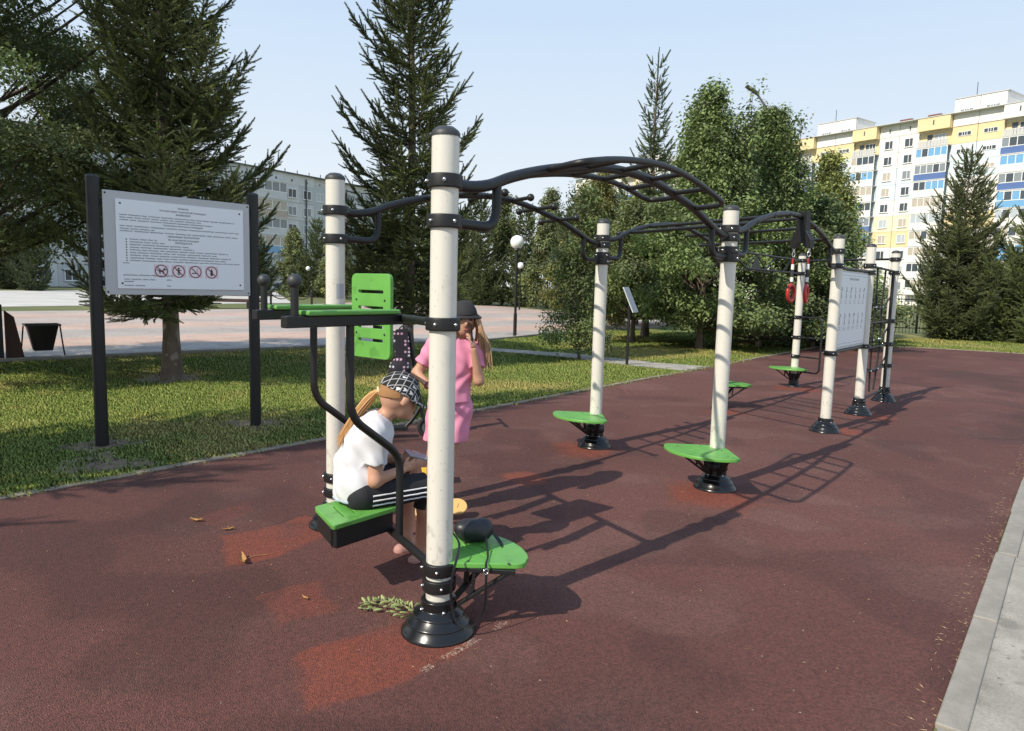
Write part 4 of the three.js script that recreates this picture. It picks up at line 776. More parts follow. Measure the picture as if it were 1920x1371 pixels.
// spruce: whorls of branches, each with side twigs carrying needle sprigs
function spruce(name, label, x, z, h, R, start, o = {}) {
  const q = { sprig: 'mid', gap: 0.27, per: 6, step: 0.10, tone: [0.125, 0.150, 0.058], scale: 1, bare: 0.04, group: 'spruces of the park', power: 0.8, droop: 0.12, tip: 1, ...o };
  const t = thing(name, label, 'spruce tree', [x, 0, z], q.group), org = V(x, 0, z), [tg] = trunkGeo(x, z, h, q.trunk || h * 0.0135, 0.012, [0, 0]);
  part('trunk', tg, BARK, t);
  const S = new Copies(), wood = [];
  for (let y = start; y < h - 0.15; y += q.gap * (0.75 + 0.5 * rnd())) {
    const f = (y - start) / (h - start), n = Math.round(q.per * (0.8 + 0.4 * rnd()) * (1 - 0.35 * f)), a0 = rnd() * 6.28;
    for (let k = 0; k < n; k++) {
      const a = a0 + k / n * 6.28 + rr(-0.35, 0.35), len = Math.max(0.18, R * Math.pow(1 - f, q.power) * rr(0.55, 1.28) * (f < 0.16 ? 0.72 + 1.75 * f : 1)), rise = -q.droop * (1 - f) + 0.75 * f, curl = 0.42 * (1 - 0.3 * f), d = V(Math.cos(a), 0, Math.sin(a)), o2 = V(x, y + rr(-0.08, 0.08), z);
      const at = (s) => V(o2.x + d.x * len * s, o2.y + len * (rise * s + curl * s * s * s - 0.10 * (1 - f) * Math.sin(s * 3.14)), o2.z + d.z * len * s);
      const m = Math.max(4, Math.round(len / 0.2)), pts = []; for (let i = 0; i <= m; i++) pts.push(at(i / m));
      wood.push(sweep(pts, (s) => (0.006 + 0.009 * len) * (1 - 0.85 * s), 4));
      const col = () => { const k2 = rr(0.7, 1.35), w = rnd() < 0.10 ? 1.5 : 1; return lin(q.tone[0] * k2 * w, q.tone[1] * k2 * w, q.tone[2] * k2); };
      const L = SPRIGLEN[q.sprig] * q.scale, st = q.step;
      for (let s = Math.max(0.12, 0.16 / len); s < 1; s += st / len) {
        if (rnd() < q.bare) continue;
        const p = at(s), fw = at(Math.min(1, s + 0.02)).sub(at(s - 0.02)).normalize(), side = fw.clone().cross(Q0).normalize(), w = Math.min(0.42 * len, 0.62) * Math.pow(1 - s, 0.62) * (0.45 + 0.55 * Math.min(1, s * 4)) + 0.05;
        for (const e of [-1, 1]) {
          const dir = fw.clone().multiplyScalar(0.62).addScaledVector(side, e * rr(0.6, 0.95)).add(V(0, rr(-0.22, 0.30), 0)).normalize(), ww = w * rr(0.6, 1.2);
          for (let u = 0; u < ww; u += L * 0.6) S.add(p.clone().addScaledVector(dir, u), dir.clone().add(V(rr(-0.25, 0.25), rr(-0.2, 0.25), rr(-0.25, 0.25))).normalize(), q.scale * rr(0.75, 1.15) * (0.7 + 0.3 * Math.min(1, (ww - u) / L)), col());
        }
        for (let k3 = 0; k3 < 2; k3++) S.add(p, fw.clone().add(V(rr(-0.7, 0.7), rr(-0.7, 0.7), rr(-0.7, 0.7))).normalize(), q.scale * rr(0.7, 1), col());
      }
      for (let k2 = 0; k2 < 2 * q.tip; k2++) S.add(at(1 - k2 * 0.08), at(1).sub(at(0.92)).normalize(), q.scale * rr(0.9, 1.3), col());
    }
  }
  for (let y = h - 0.9; y < h; y += L0(q)) S.add(V(x, y, z), V(rr(-0.06, 0.06), 1, rr(-0.06, 0.06)).normalize(), q.scale, lin(...q.tone));
  part('branches', wood, TWIG, t);
  S.build('crown', SPRIG[q.sprig], NEEDLE, t, org);
  return t;
}
const SPRIGLEN = { fine: 0.2, mid: 0.3, far: 0.5 }, L0 = (q) => SPRIGLEN[q.sprig] * q.scale * 0.5;
// leafy tree: limbs, then clumps hung round the limb ends and through the crown
function leafy(name, label, x, z, h, profile, o = {}) {
  const q = { clump: 'mid', n: 2600, tone: [0.060, 0.095, 0.026], vary: 0.35, start: 0.6, trunk: 0.07, scale: 1, group: 'leafy trees of the park', category: 'tree', lumps: 46, lumpR: 0.55, lean: [0, 0], ...o };
  const t = thing(name, label, q.category, [x, 0, z], q.group), org = V(x, 0, z), [tg, tp] = trunkGeo(x, z, h * 0.9, q.trunk, 0.012, q.lean);
  part('trunk', tg, BARK, t);
  const S = new Copies(), wood = [], lumps = [];
  for (let i = 0; i < q.lumps; i++) {
    const f = Math.pow((i + rnd()) / q.lumps, 0.85), y = q.start + f * (h - q.start), a = i * 2.4 + rr(-0.4, 0.4), r = profile(f) * Math.sqrt(rr(0.1, 1.25)), p = V(x + q.lean[0] * f + Math.cos(a) * r, y, z + q.lean[1] * f + Math.sin(a) * r);
    lumps.push([p, q.lumpR * rr(0.45, 1.25) * (1 - 0.5 * f), rr(1 - q.vary, 1 + q.vary)]);
    const b = V(x + q.lean[0] * f, Math.max(q.start * 0.75, y - 0.35 - r * 0.7), z + q.lean[1] * f), mid = b.clone().lerp(p, 0.5).add(V(0, -0.08 * r, 0));
    wood.push(sweep(new THREE.CatmullRomCurve3([b, mid, p]).getPoints(6), (s) => (0.012 + 0.012 * r) * (1 - 0.75 * s), 5));
  }
  for (let l = 0; l < (q.leaders ?? 4); l++) {   // upright leading shoots that break the outline
    const a = l * 1.9 + rnd(), rb = profile(0.45) * rr(0.15, 0.75), top = h * rr(0.80, 1.02), b = V(x + Math.cos(a) * rb, h * rr(0.42, 0.58), z + Math.sin(a) * rb), e = V(b.x + rr(-0.3, 0.3), top, b.z + rr(-0.3, 0.3));
    wood.push(sweep([b, b.clone().lerp(e, 0.5).add(V(rr(-0.1, 0.1), 0, rr(-0.1, 0.1))), e], (s) => 0.025 * (1 - 0.8 * s), 5));
    for (let k = 0; k < 12; k++) lumps.push([b.clone().lerp(e, k / 11).add(V(rr(-0.08, 0.08), 0, rr(-0.08, 0.08))), q.lumpR * (0.60 - 0.045 * k), rr(1 - q.vary, 1 + q.vary)]);
  }
  const cum = []; let tot = 0; for (const l of lumps) cum.push(tot += Math.pow(l[1], 1.7));
  for (let i = 0; i < q.n; i++) {
    const pick = rnd() * tot; let li = 0; while (cum[li] < pick) li++;
    const [c, r, k] = lumps[li], d = V(rnd() - 0.5, (rnd() - 0.5) * 0.62, rnd() - 0.5).normalize().multiplyScalar(r * Math.pow(rnd(), 0.42)).multiply(V(1.15, 0.66, 1.15)), kk = k * rr(0.75, 1.3), yel = rnd() < (q.yellow || 0) ? 1.7 : 1;
    S.add(c.clone().add(d), V(rr(-0.6, 0.6), 1, rr(-0.6, 0.6)).normalize(), q.scale * rr(0.7, 1.25), lin(q.tone[0] * kk * yel, q.tone[1] * kk * (0.5 + 0.5 * yel), q.tone[2] * kk));
  }
  part('branches', wood, TWIG, t);
  S.build('crown', CLUMP[q.clump], LEAF, t, org);
  return t;
}
// the two near spruces
spruce('spruce_tree', 'large dark spruce with a bare trunk behind the notice board', -5.22, -10.74, 9.8, 1.55, 1.2, { sprig: 'fine', gap: 0.225, per: 6.8, step: 0.072, trunk: 0.125, scale: 1.05, tip: 2, droop: 0.16 });
spruce('spruce_tree', 'tall dark spruce behind the two nearest white posts', -1.95, -13.3, 9.6, 1.42, 1.05, { sprig: 'fine', gap: 0.235, per: 6.6, step: 0.076, trunk: 0.11, scale: 1.1, tip: 2, droop: 0.02 });
// leafy trees outside the left picture edge: one hangs into view, a spruce shades the notice board and the kerb
leafy('leafy_tree', 'leafy tree whose branches hang in at the upper left corner', -8.9, -10.6, 9.5, (f) => 3.5 * Math.pow(Math.sin(Math.PI * (0.16 + 0.78 * f)), 0.7), { clump: 'fine', n: 12500, start: 2.1, lumps: 150, lumpR: 0.8, leaders: 0, trunk: 0.14, tone: [0.14, 0.185, 0.06], vary: 0.35 });
spruce('spruce_tree', 'spruce standing outside the left edge, its shade falling along the lawn kerb', -7.4, -2.6, 9.5, 1.75, 0.7, { sprig: 'mid', gap: 0.26, per: 7, trunk: 0.12 });
// trees to the right of the middle
spruce('spruce_tree', 'slender spruce with a long bare tip left of the leafy trees', 4.33, -23.11, 8.8, 1.65, 1.1, { gap: 0.34, per: 6, scale: 0.95, power: 1.15, tone: [0.10, 0.135, 0.055], trunk: 0.12, tip: 1 });
const cone = (r) => (f) => r * Math.pow(Math.max(0, 1 - f), 0.95) * Math.min(1, 0.55 + f * 4);
leafy('leafy_tree', 'dense dark green leafy tree with a pointed top in the middle of the group', 5.0, -18.9, 6.7, cone(2.5), { n: 4200, start: 0.7, lumps: 110, lumpR: 0.5, leaders: 7, trunk: 0.09, tone: [0.16, 0.22, 0.058] });
leafy('leafy_tree', 'dense leafy tree under the tall street light', 7.0, -20.2, 6.5, cone(2.6), { n: 4200, start: 0.3, lumps: 110, lumpR: 0.5, leaders: 7, tone: [0.155, 0.215, 0.056] });
leafy('leafy_tree', 'brighter green leafy tree in front of the tall block', 10.2, -23.6, 6.0, cone(2.0), { n: 3400, start: 0.3, lumps: 90, lumpR: 0.45, leaders: 6, tone: [0.21, 0.25, 0.062], yellow: 0.1 });
leafy('leafy_tree', 'dark leafy bush tree behind the red gym rings', 8.8, -20.8, 4.2, cone(2.4), { n: 3400, start: 0.2, lumps: 70, tone: [0.12, 0.175, 0.05] });
leafy('leafy_tree', 'low leafy tree behind the tilted plaque', 3.5, -20.6, 4.0, cone(1.8), { n: 2400, start: 0.9, lumps: 60, tone: [0.15, 0.19, 0.05], yellow: 0.06 });
leafy('young_tree', 'slim young leafy tree left of the second white post', 1.42, -15.2, 3.7, (f) => 0.5 * Math.pow(1 - f, 0.4), { n: 850, start: 0.35, lumps: 34, lumpR: 0.32, trunk: 0.03, clump: 'fine', leaders: 1, tone: [0.13, 0.18, 0.048] });
leafy('leafy_tree', 'yellowish leafy tree behind the slim young tree', 3.2, -27.5, 5.8, cone(2.1), { n: 3000, start: 0.4, lumps: 70, tone: [0.19, 0.205, 0.045], yellow: 0.25 });
leafy('leafy_tree', 'light green leafy tree left of the slender spruce', 5.4, -31, 5.6, cone(2.4), { n: 2700, start: 0.4, lumps: 60, tone: [0.16, 0.195, 0.05], yellow: 0.12 });
// right side
spruce('spruce_tree', 'wide dark spruce at the right in front of the tall block', 16.2, -26.0, 6.7, 1.7, 0.25, { gap: 0.24, per: 8, scale: 1.0, tone: [0.115, 0.135, 0.055], trunk: 0.11, power: 0.75 });
spruce('spruce_tree', 'low bushy spruce cut by the right picture edge', 18.4, -25.0, 4.2, 2.3, 0.2, { gap: 0.22, per: 8, scale: 1.05, tone: [0.125, 0.155, 0.056], power: 0.6 });
spruce('spruce_tree', 'small spruce between the wide spruce and the fence', 18.2, -28.6, 3.6, 1.6, 0.2, { gap: 0.26, per: 7, scale: 1.05, tone: [0.11, 0.14, 0.055] });
// the row behind the plaza
{
  const row = [[-4.3, -56, 7.2, 0], [-2.6, -54, 8.0, 0], [-0.9, -57, 8.6, 1], [0.8, -54, 7.4, 0], [2.4, -51, 8.4, 1], [3.9, -47, 7.3, 0], [5.4, -44, 7.6, 1], [7.4, -42, 7.2, 0], [-6.4, -57, 7.4, 1], [-8.4, -58.5, 6.8, 0], [-10.6, -60, 7.0, 1], [-13.0, -61.5, 6.5, 0], [-15.6, -63, 6.4, 1], [9.8, -42, 7.0, 1], [-18.2, -66, 6.8, 0], [-20.6, -67, 6.2, 1]];
  const word = ['leftmost', 'second', 'third', 'fourth', 'fifth', 'sixth', 'seventh', 'eighth', 'ninth', 'tenth', 'eleventh', 'twelfth', 'thirteenth', 'fourteenth', 'fifteenth', 'rightmost'];
  const order = row.map((r, i) => [r[0] / -r[1], i]).sort((a, b) => a[0] - b[0]).map((r) => r[1]);
  row.forEach(([x, z, h, k], i) => {
    const w = word[order.indexOf(i)], lab = `${k ? 'light green larch' : 'dark spruce'} in the tree row behind the plaza, ${w} of the row`;
    if (k) leafy('larch_tree', lab, x, z, h, cone(1.9), { clump: 'far', n: 1300, start: 0.3, lumps: 60, lumpR: 0.6, tone: [0.15, 0.185, 0.055], yellow: 0.08, group: 'tree row behind the plaza' });
    else spruce('spruce_tree', lab, x, z, h, 1.9, 0.3, { sprig: 'far', gap: 0.36, per: 7, step: 0.2, tone: [0.11, 0.14, 0.055], group: 'tree row behind the plaza' });
  });
  const left = [[-26.5, -64, 6.6, 'spruce right of the notice board in front of the grey block'], [-23.8, -66, 5.2, 'low spruce beside the far globe lamp in front of the grey block'], [-30.0, -66, 7.6, 'tall spruce partly behind the right post of the notice board'], [-47, -66.5, 6.2, 'dark spruce at the far left beyond the road'], [-49.5, -70, 5.4, 'smaller spruce at the left picture edge beyond the road'], [-42.5, -63, 4.6, 'low wide spruce beyond the road, just left of the notice board']];
  for (const [x, z, h, l] of left) spruce('spruce_tree', l, x, z, h, h * 0.36, 0.2, { sprig: 'far', gap: 0.34, per: 7, step: 0.2, tone: [0.085, 0.11, 0.055], scale: 1.15 });
}
// lawn grass and strays at the kerb
{
  const blade = (() => { const P = [], N = []; for (let i = 0; i < 9; i++) { const a = rnd() * 6.28, r = 0.022 * Math.sqrt(rnd()), h = rr(0.010, 0.026), w = 0.0026, b = V(Math.cos(a) * r, 0, Math.sin(a) * r), q = rnd() * 6.28, tip = b.clone().add(V(rr(-0.02, 0.02), h, rr(-0.02, 0.02))), s = V(Math.cos(q) * w, 0, Math.sin(q) * w); for (const v of [b.clone().add(s), b.clone().sub(s), tip]) { P.push(v.x, v.y, v.z); N.push(0, 1, 0); } } const g = new THREE.BufferGeometry(); g.setAttribute('position', new THREE.Float32BufferAttribute(P, 3)); g.setAttribute('normal', new THREE.Float32BufferAttribute(N, 3)); g.setAttribute('uv', new THREE.Float32BufferAttribute(new Float32Array(P.length / 3 * 2), 2)); return g; })();
  const S = new Copies(); let tries = 0;
  for (let i = 0; i < 900; i++) { const s = rr(-1.5, 14), e = Math.pow(rnd(), 2) * 0.14; S.add(V(-3.5 + 0.6185 * s + 0.786 * (e - 0.09), 0.008, -4.70 - 0.786 * s + 0.6185 * (e - 0.09)), V(rr(-0.5, 0.5), 1, rr(-0.5, 0.5)).normalize(), rr(0.8, 1.9), lin(0.36 * rr(0.6, 1.2), 0.37 * rr(0.6, 1.2), 0.10)); }
  while (S.m.length < 120000 && tries < 900000) {
    tries++;
    const z = -4 - 22 * Math.pow(rnd(), 1.6), x = z * -1 * rr(-0.78, 0.80);
    if (inside(RUBBER, x, z) || inside(PLAZA, x, z) || inside(PATH, x, z) || inside(PAVE, x, z) || (z > -20 && (x - 1.55) * ND[0] + (z + 2.39) * ND[1] > -0.3)) continue;
    const b = bare(x, z); if (rnd() < b * 0.92) continue;
    const d = clamp(dry(x, z) + rr(-0.3, 0.3)), far = 1 + Math.max(0, -z - 8) * 0.05, k = rr(0.7, 1.4);
    S.add(V(x, 0, z), V(rr(-0.15, 0.15), 1, rr(-0.15, 0.15)).normalize(), rr(0.7, 1.35) * far, lin((0.27 + 0.30 * d) * k, (0.35 + 0.14 * d) * k, (0.07 + 0.09 * d) * k));
  }
  const o = S.build('lawn_grass', blade, mat(0xffffff, 0.8, { side: THREE.DoubleSide }), scene, V(0, 0, 0));
  o.userData = { kind: 'stuff', label: 'short green and straw coloured lawn grass', category: 'grass' };
}

// ---------------------------------------------------------------- people, from distance fields
const cap3 = (a, b, r0, r1) => { const ax = a.x, ay = a.y, az = a.z, ux = b.x - ax, uy = b.y - ay, uz = b.z - az, l = ux * ux + uy * uy + uz * uz + 1e-9; return (x, y, z) => { const t = clamp(((x - ax) * ux + (y - ay) * uy + (z - az) * uz) / l), p = x - ax - ux * t, q = y - ay - uy * t, s = z - az - uz * t; return Math.sqrt(p * p + q * q + s * s) - (r0 + (r1 - r0) * t); }; };
function ell(c, rx, ry, rz, F) {   // ellipsoid, its z axis turned toward F
  const f = F.clone().normalize(), u0 = Math.abs(f.y) > 0.95 ? V(1, 0, 0) : V(0, 1, 0), r = u0.clone().cross(f).normalize(), u = f.clone().cross(r);
  return (x, y, z) => { const px = x - c.x, py = y - c.y, pz = z - c.z, a = (px * r.x + py * r.y + pz * r.z) / rx, b = (px * u.x + py * u.y + pz * u.z) / ry, d = (px * f.x + py * f.y + pz * f.z) / rz, k = Math.sqrt(a * a + b * b + d * d), g = Math.sqrt(a * a / rx / rx + b * b / ry / ry + d * d / rz / rz) + 1e-9; return k * (k - 1) / g; };
}
const smin = (a, b, k) => { const h = Math.max(0, k - Math.abs(a - b)) / k; return Math.min(a, b) - h * h * k * 0.25; };
const union = (k, ...fs) => (x, y, z) => { let d = fs[0](x, y, z); for (let i = 1; i < fs.length; i++) d = smin(d, fs[i](x, y, z), k); return d; };
const half = (p, n) => { const m = n.clone().normalize(); return (x, y, z) => (x - p.x) * m.x + (y - p.y) * m.y + (z - p.z) * m.z; };   // kept where negative
const meet = (...fs) => (x, y, z) => { let d = -1e9; for (const f of fs) d = Math.max(d, f(x, y, z)); return d; };
const grow = (f, r) => (x, y, z) => f(x, y, z) - r;
function sdfMesh(fn, lo, hi, cell) {
  const size = [hi.x - lo.x, hi.y - lo.y, hi.z - lo.z], n = Math.ceil(Math.max(...size) / cell) + 4, mc = new MarchingCubes(n, new THREE.MeshStandardMaterial(), false, false, 160000);
  const N3 = size.map((s) => Math.ceil(s / cell) + 3); mc.field.fill(-1);
  for (let k = 0; k < Math.min(n, N3[2]); k++) for (let j = 0; j < Math.min(n, N3[1]); j++) for (let i = 0; i < Math.min(n, N3[0]); i++) mc.field[k * n * n + j * n + i] = -fn(lo.x + (i - 1) * cell, lo.y + (j - 1) * cell, lo.z + (k - 1) * cell);
  mc.isolation = 0; mc.update();
  const P = mc.positionArray.slice(0, mc.count * 3), h = n / 2;
  for (let i = 0; i < mc.count; i++) { P[i * 3] = lo.x + (P[i * 3] * h + h - 1) * cell; P[i * 3 + 1] = lo.y + (P[i * 3 + 1] * h + h - 1) * cell; P[i * 3 + 2] = lo.z + (P[i * 3 + 2] * h + h - 1) * cell; }
  let g = new THREE.BufferGeometry(); g.setAttribute('position', new THREE.BufferAttribute(P, 3)); g = mergeVertices(g, 1e-5);
  const p = g.attributes.position, nn = new Float32Array(p.count * 3), e = cell * 0.6;   // normals from the field itself
  for (let i = 0; i < p.count; i++) { const x = p.getX(i), y = p.getY(i), z = p.getZ(i), v = V(fn(x + e, y, z) - fn(x - e, y, z), fn(x, y + e, z) - fn(x, y - e, z), fn(x, y, z + e) - fn(x, y, z - e)).normalize(); nn.set([v.x, v.y, v.z], i * 3); }
  g.setAttribute('normal', new THREE.BufferAttribute(nn, 3)); g.setAttribute('uv', new THREE.BufferAttribute(new Float32Array(p.count * 2), 2));
  return g;
}
const skinTex = (r, g, b) => mat(lin(r, g, b), 0.55, { });
function handField(wrist, dir, palmN, s, curl, thumbSide) {   // palm and five fingers; dir points to the knuckles
  const d = dir.clone().normalize(), n = palmN.clone().addScaledVector(d, -palmN.dot(d)).normalize(), w = d.clone().cross(n).multiplyScalar(thumbSide), fs = [];
  const at = (a, b, c) => wrist.clone().addScaledVector(d, a * s).addScaledVector(w, b * s).addScaledVector(n, c * s);
  fs.push(cap3(at(0.00, 0, 0), at(0.03, 0, 0), 0.019 * s, 0.020 * s), cap3(at(0.03, 0.016, 0), at(0.062, 0.020, 0), 0.014 * s, 0.012 * s), cap3(at(0.03, -0.014, 0), at(0.058, -0.020, 0), 0.014 * s, 0.011 * s), cap3(at(0.03, 0, 0), at(0.065, 0, 0), 0.015 * s, 0.012 * s));
  const palm = union(0.012 * s, ...fs);
  const fing = []; [[0.024, 0.062, 1.0], [0.008, 0.067, 1.08], [-0.008, 0.065, 1.0], [-0.023, 0.058, 0.8]].forEach(([b, a, l], i) => {
    let p = at(a, b, 0), ang = curl * 0.5; const seg = [0.030 * l, 0.021 * l, 0.017 * l];
    for (let k = 0; k < 3; k++) { const q = p.clone().addScaledVector(d, Math.cos(ang) * seg[k] * s).addScaledVector(n, Math.sin(ang) * seg[k] * s); fing.push(cap3(p, q, (0.0078 - k * 0.0008) * s, (0.0072 - k * 0.001) * s)); p = q; ang += curl * 0.75; }
  });
  const t0 = at(0.018, 0.02, 0.004), t1 = at(0.040, 0.040, 0.014), t2 = at(0.062, 0.042, 0.026), t3 = at(0.080, 0.036, 0.034);
  fing.push(cap3(t0, t1, 0.011 * s, 0.0095 * s), cap3(t1, t2, 0.0092 * s, 0.0082 * s), cap3(t2, t3, 0.008 * s, 0.0066 * s));
  return (x, y, z) => { let m = palm(x, y, z); for (const f of fing) m = smin(m, f(x, y, z), 0.004 * s); return m; };
}
const around = (pts, pad) => { const lo = V(1e9, 1e9, 1e9), hi = V(-1e9, -1e9, -1e9); for (const p of pts) { lo.min(p); hi.max(p); } return [lo.subScalar(pad), hi.addScalar(pad)]; };
function hairStrands(roots, n, r, parent, m, name) {   // roots(i) gives the points of one lock
  const g = []; for (let i = 0; i < n; i++) { const p = roots(i / n, i); g.push(sweep(new THREE.CatmullRomCurve3(p).getPoints(9), (t) => r * (1 - 0.75 * t) * (0.75 + 0.5 * hash(i, 3)), 5)); } return part(name, g, m, parent);
}
const wear = (r, g, b, rough, extra) => mat(lin(r, g, b), rough, extra);

{ // ---- girl sitting on the bench seat
  const at = [-0.775, 0.40, -3.44], girl = thing('person', 'child in white T-shirt, striped black shorts and patterned cap sitting with a phone', 'person', at);
  const skin = skinTex(0.50, 0.27, 0.18), F = V(0.86, 0, -0.51).normalize(), R = V(0.51, 0, 0.86).normalize();
  const pel = V(-0.775, 0.495, -3.44), mid = V(-0.772, 0.64, -3.44), chest = V(-0.728, 0.755, -3.45), neck = V(-0.672, 0.845, -3.46);
  const head = V(-0.586, 0.976, -3.475), face = V(0.80, -0.52, -0.35).normalize();
  const sR = V(-0.675, 0.80, -3.355), eR = V(-0.667, 0.572, -3.325), wR = V(-0.548, 0.602, -3.435), sL = V(-0.765, 0.80, -3.56), eL = V(-0.715, 0.60, -3.66), wL = V(-0.575, 0.615, -3.585);
  const hR = V(-0.735, 0.492, -3.365), kR = V(-0.425, 0.495, -3.535), aR = V(-0.485, 0.105, -3.665), hL = V(-0.80, 0.492, -3.51), kL = V(-0.545, 0.565, -3.765), aL = V(-0.585, 0.13, -3.80);
  const skull = union(0.02, ell(head, 0.074, 0.092, 0.088, face), ell(head.clone().addScaledVector(face, 0.03).add(V(0, -0.05, 0)), 0.052, 0.06, 0.055, face), ell(head.clone().addScaledVector(face, 0.088).add(V(0, -0.028, 0)), 0.011, 0.016, 0.016, face));
  const ears = union(0.006, ...[1, -1].map((e) => ell(head.clone().addScaledVector(R, e * 0.076).add(V(0.010, -0.020, -0.004)), 0.013, 0.029, 0.019, face)));
  const nose = cap3(head.clone().addScaledVector(face, 0.083).add(V(0, 0.006, 0)), head.clone().addScaledVector(face, 0.098).add(V(0, -0.026, 0)), 0.006, 0.010);
  const lips = ell(head.clone().addScaledVector(face, 0.082).add(V(0, -0.058, 0)), 0.02, 0.008, 0.008, face), chin = ell(head.clone().addScaledVector(face, 0.068).add(V(0, -0.082, 0)), 0.022, 0.016, 0.018, face);
  const headF = (x, y, z) => { let d = smin(skull(x, y, z), ears(x, y, z), 0.006); d = smin(d, nose(x, y, z), 0.010); d = smin(d, lips(x, y, z), 0.008); return smin(d, chin(x, y, z), 0.02); };
  const torso = union(0.06, cap3(pel, mid, 0.100, 0.088), cap3(mid, chest, 0.088, 0.086), cap3(chest.clone().addScaledVector(R, 0.05), chest.clone().addScaledVector(R, -0.05), 0.078, 0.078), cap3(sR, sL, 0.046, 0.046), cap3(chest, neck, 0.075, 0.045));
  const armR = union(0.02, cap3(sR, eR, 0.040, 0.033), cap3(eR, wR, 0.033, 0.021)), armL = union(0.02, cap3(sL, eL, 0.040, 0.033), cap3(eL, wL, 0.033, 0.021));
  const legR = union(0.03, cap3(hR, kR, 0.078, 0.050), cap3(kR, kR.clone().lerp(aR, 0.35), 0.048, 0.047), cap3(kR.clone().lerp(aR, 0.35), aR, 0.047, 0.030)), legL = union(0.03, cap3(hL, kL, 0.078, 0.050), cap3(kL, kL.clone().lerp(aL, 0.35), 0.048, 0.047), cap3(kL.clone().lerp(aL, 0.35), aL, 0.047, 0.030));
  const footR = union(0.02, cap3(aR.clone().add(V(-0.03, -0.06, 0.02)), aR.clone().add(V(0.11, -0.072, -0.085)), 0.030, 0.022), cap3(aR, aR.clone().add(V(0.03, -0.05, -0.02)), 0.03, 0.03)), footL = union(0.02, cap3(aL.clone().add(V(-0.03, -0.085, 0.02)), aL.clone().add(V(0.11, -0.098, -0.085)), 0.030, 0.022), cap3(aL, aL.clone().add(V(0.03, -0.07, -0.02)), 0.03, 0.03));
  const neckF = cap3(neck.clone().add(V(-0.01, -0.02, 0)), head.clone().add(V(-0.012, -0.05, 0)), 0.042, 0.040);
  const body = union(0.022, torso, armR, armL, legR, legL, footR, footL, neckF);
  const bodyG = sdfMesh((x, y, z) => smin(body(x, y, z), skull(x, y, z), 0.02), V(-0.93, 0.0, -3.92), V(-0.34, 1.09, -3.24), 0.012);
  const headG = sdfMesh(headF, head.clone().addScalar(-0.125), head.clone().addScalar(0.125), 0.0045);
  const hd = handField(wR, V(0.62, 0.25, -0.5), V(-0.2, 0.35, -0.9), 0.86, 0.75, 1), hl = handField(wL, V(0.75, 0.30, 0.28), V(0.0, 0.35, 0.9), 0.86, 0.75, -1);
  const hG = [[hd, wR], [hl, wL]].map(([f, w]) => sdfMesh(f, w.clone().addScalar(-0.10).add(V(0.03, 0.02, 0)), w.clone().addScalar(0.115).add(V(0.02, 0, 0)), 0.0042));
  const bodyMesh = part('body', [bodyG, headG, ...hG], skin, girl);
  const upD = V(0, 1, 0).addScaledVector(face, -face.y).normalize();
  for (const e of [1, -1]) { const p = head.clone().addScaledVector(face, 0.079).addScaledVector(R, e * 0.030).addScaledVector(upD, 0.004); part('eye', sdfMesh(ell(p, 0.012, 0.006, 0.007, face), p.clone().addScalar(-0.02), p.clone().addScalar(0.02), 0.003), wear(0.05, 0.035, 0.03, 0.2), bodyMesh); }
  part('mouth', (() => { const p = head.clone().addScaledVector(face, 0.090).add(V(0, -0.06, 0)); return sdfMesh(ell(p, 0.016, 0.004, 0.004, face), p.clone().addScalar(-0.025), p.clone().addScalar(0.025), 0.003); })(), wear(0.38, 0.12, 0.10, 0.5), bodyMesh);
  // T-shirt: the torso and the upper sleeves grown outward and cut at hem, cuffs and collar, with folds
  const fold = (x, y, z) => 0.0052 * Math.sin(y * 46 + 22 * x + 3 * Math.sin(z * 26)) * Math.sin(z * 31 + x * 19 + y * 12) + 0.002 * Math.sin((x - z) * 70 + y * 25);
  const slR = meet(grow(cap3(sR, eR, 0.040, 0.036), 0.020), half(sR.clone().lerp(eR, 0.66), eR.clone().sub(sR))), slL = meet(grow(cap3(sL, eL, 0.040, 0.036), 0.020), half(sL.clone().lerp(eL, 0.66), eL.clone().sub(sL)));
  const hipF = cap3(hR.clone().add(V(-0.02, 0.03, -0.01)), hL.clone().add(V(-0.02, 0.03, 0.01)), 0.092, 0.092);
  const shirtF = (x, y, z) => { let d = smin(torso(x, y, z) - 0.014 - 0.006 * step(0.75, 0.55, y), hipF(x, y, z), 0.05); d = smin(d, slR(x, y, z), 0.03); d = smin(d, slL(x, y, z), 0.03); d += fold(x, y, z); d = Math.max(d, -(y - 0.445 - 0.10 * (x + 0.87))); return Math.max(d, -(neckF(x, y, z) - 0.008)); };
  part('t_shirt', sdfMesh(shirtF, V(-0.95, 0.41, -3.76), V(-0.53, 0.93, -3.22), 0.0085), wear(0.62, 0.62, 0.645, 0.9), bodyMesh);
  const hem = (x, y, z) => Math.max(shirtF(x, y, z) - 0.003, Math.abs(y - 0.456 - 0.10 * (x + 0.87)) - 0.008); part('hem_band', sdfMesh(hem, V(-0.95, 0.41, -3.66), V(-0.56, 0.53, -3.22), 0.006), wear(0.42, 0.48, 0.58, 0.9), bodyMesh);
  // shorts with three stripes
  const shortF = (x, y, z) => { const a = smin(meet(grow(legR, 0.014), half(hR.clone().lerp(kR, 0.93), kR.clone().sub(hR)))(x, y, z), meet(grow(legL, 0.014), half(hL.clone().lerp(kL, 0.80), kL.clone().sub(hL)))(x, y, z), 0.02); return smin(a, Math.max(torso(x, y, z) - 0.009, y - 0.545), 0.03) + 0.4 * fold(x, y, z); };
  part('shorts', sdfMesh(shortF, V(-0.93, 0.37, -3.88), V(-0.36, 0.68, -3.24), 0.0095), wear(0.012, 0.012, 0.016, 0.8), bodyMesh);
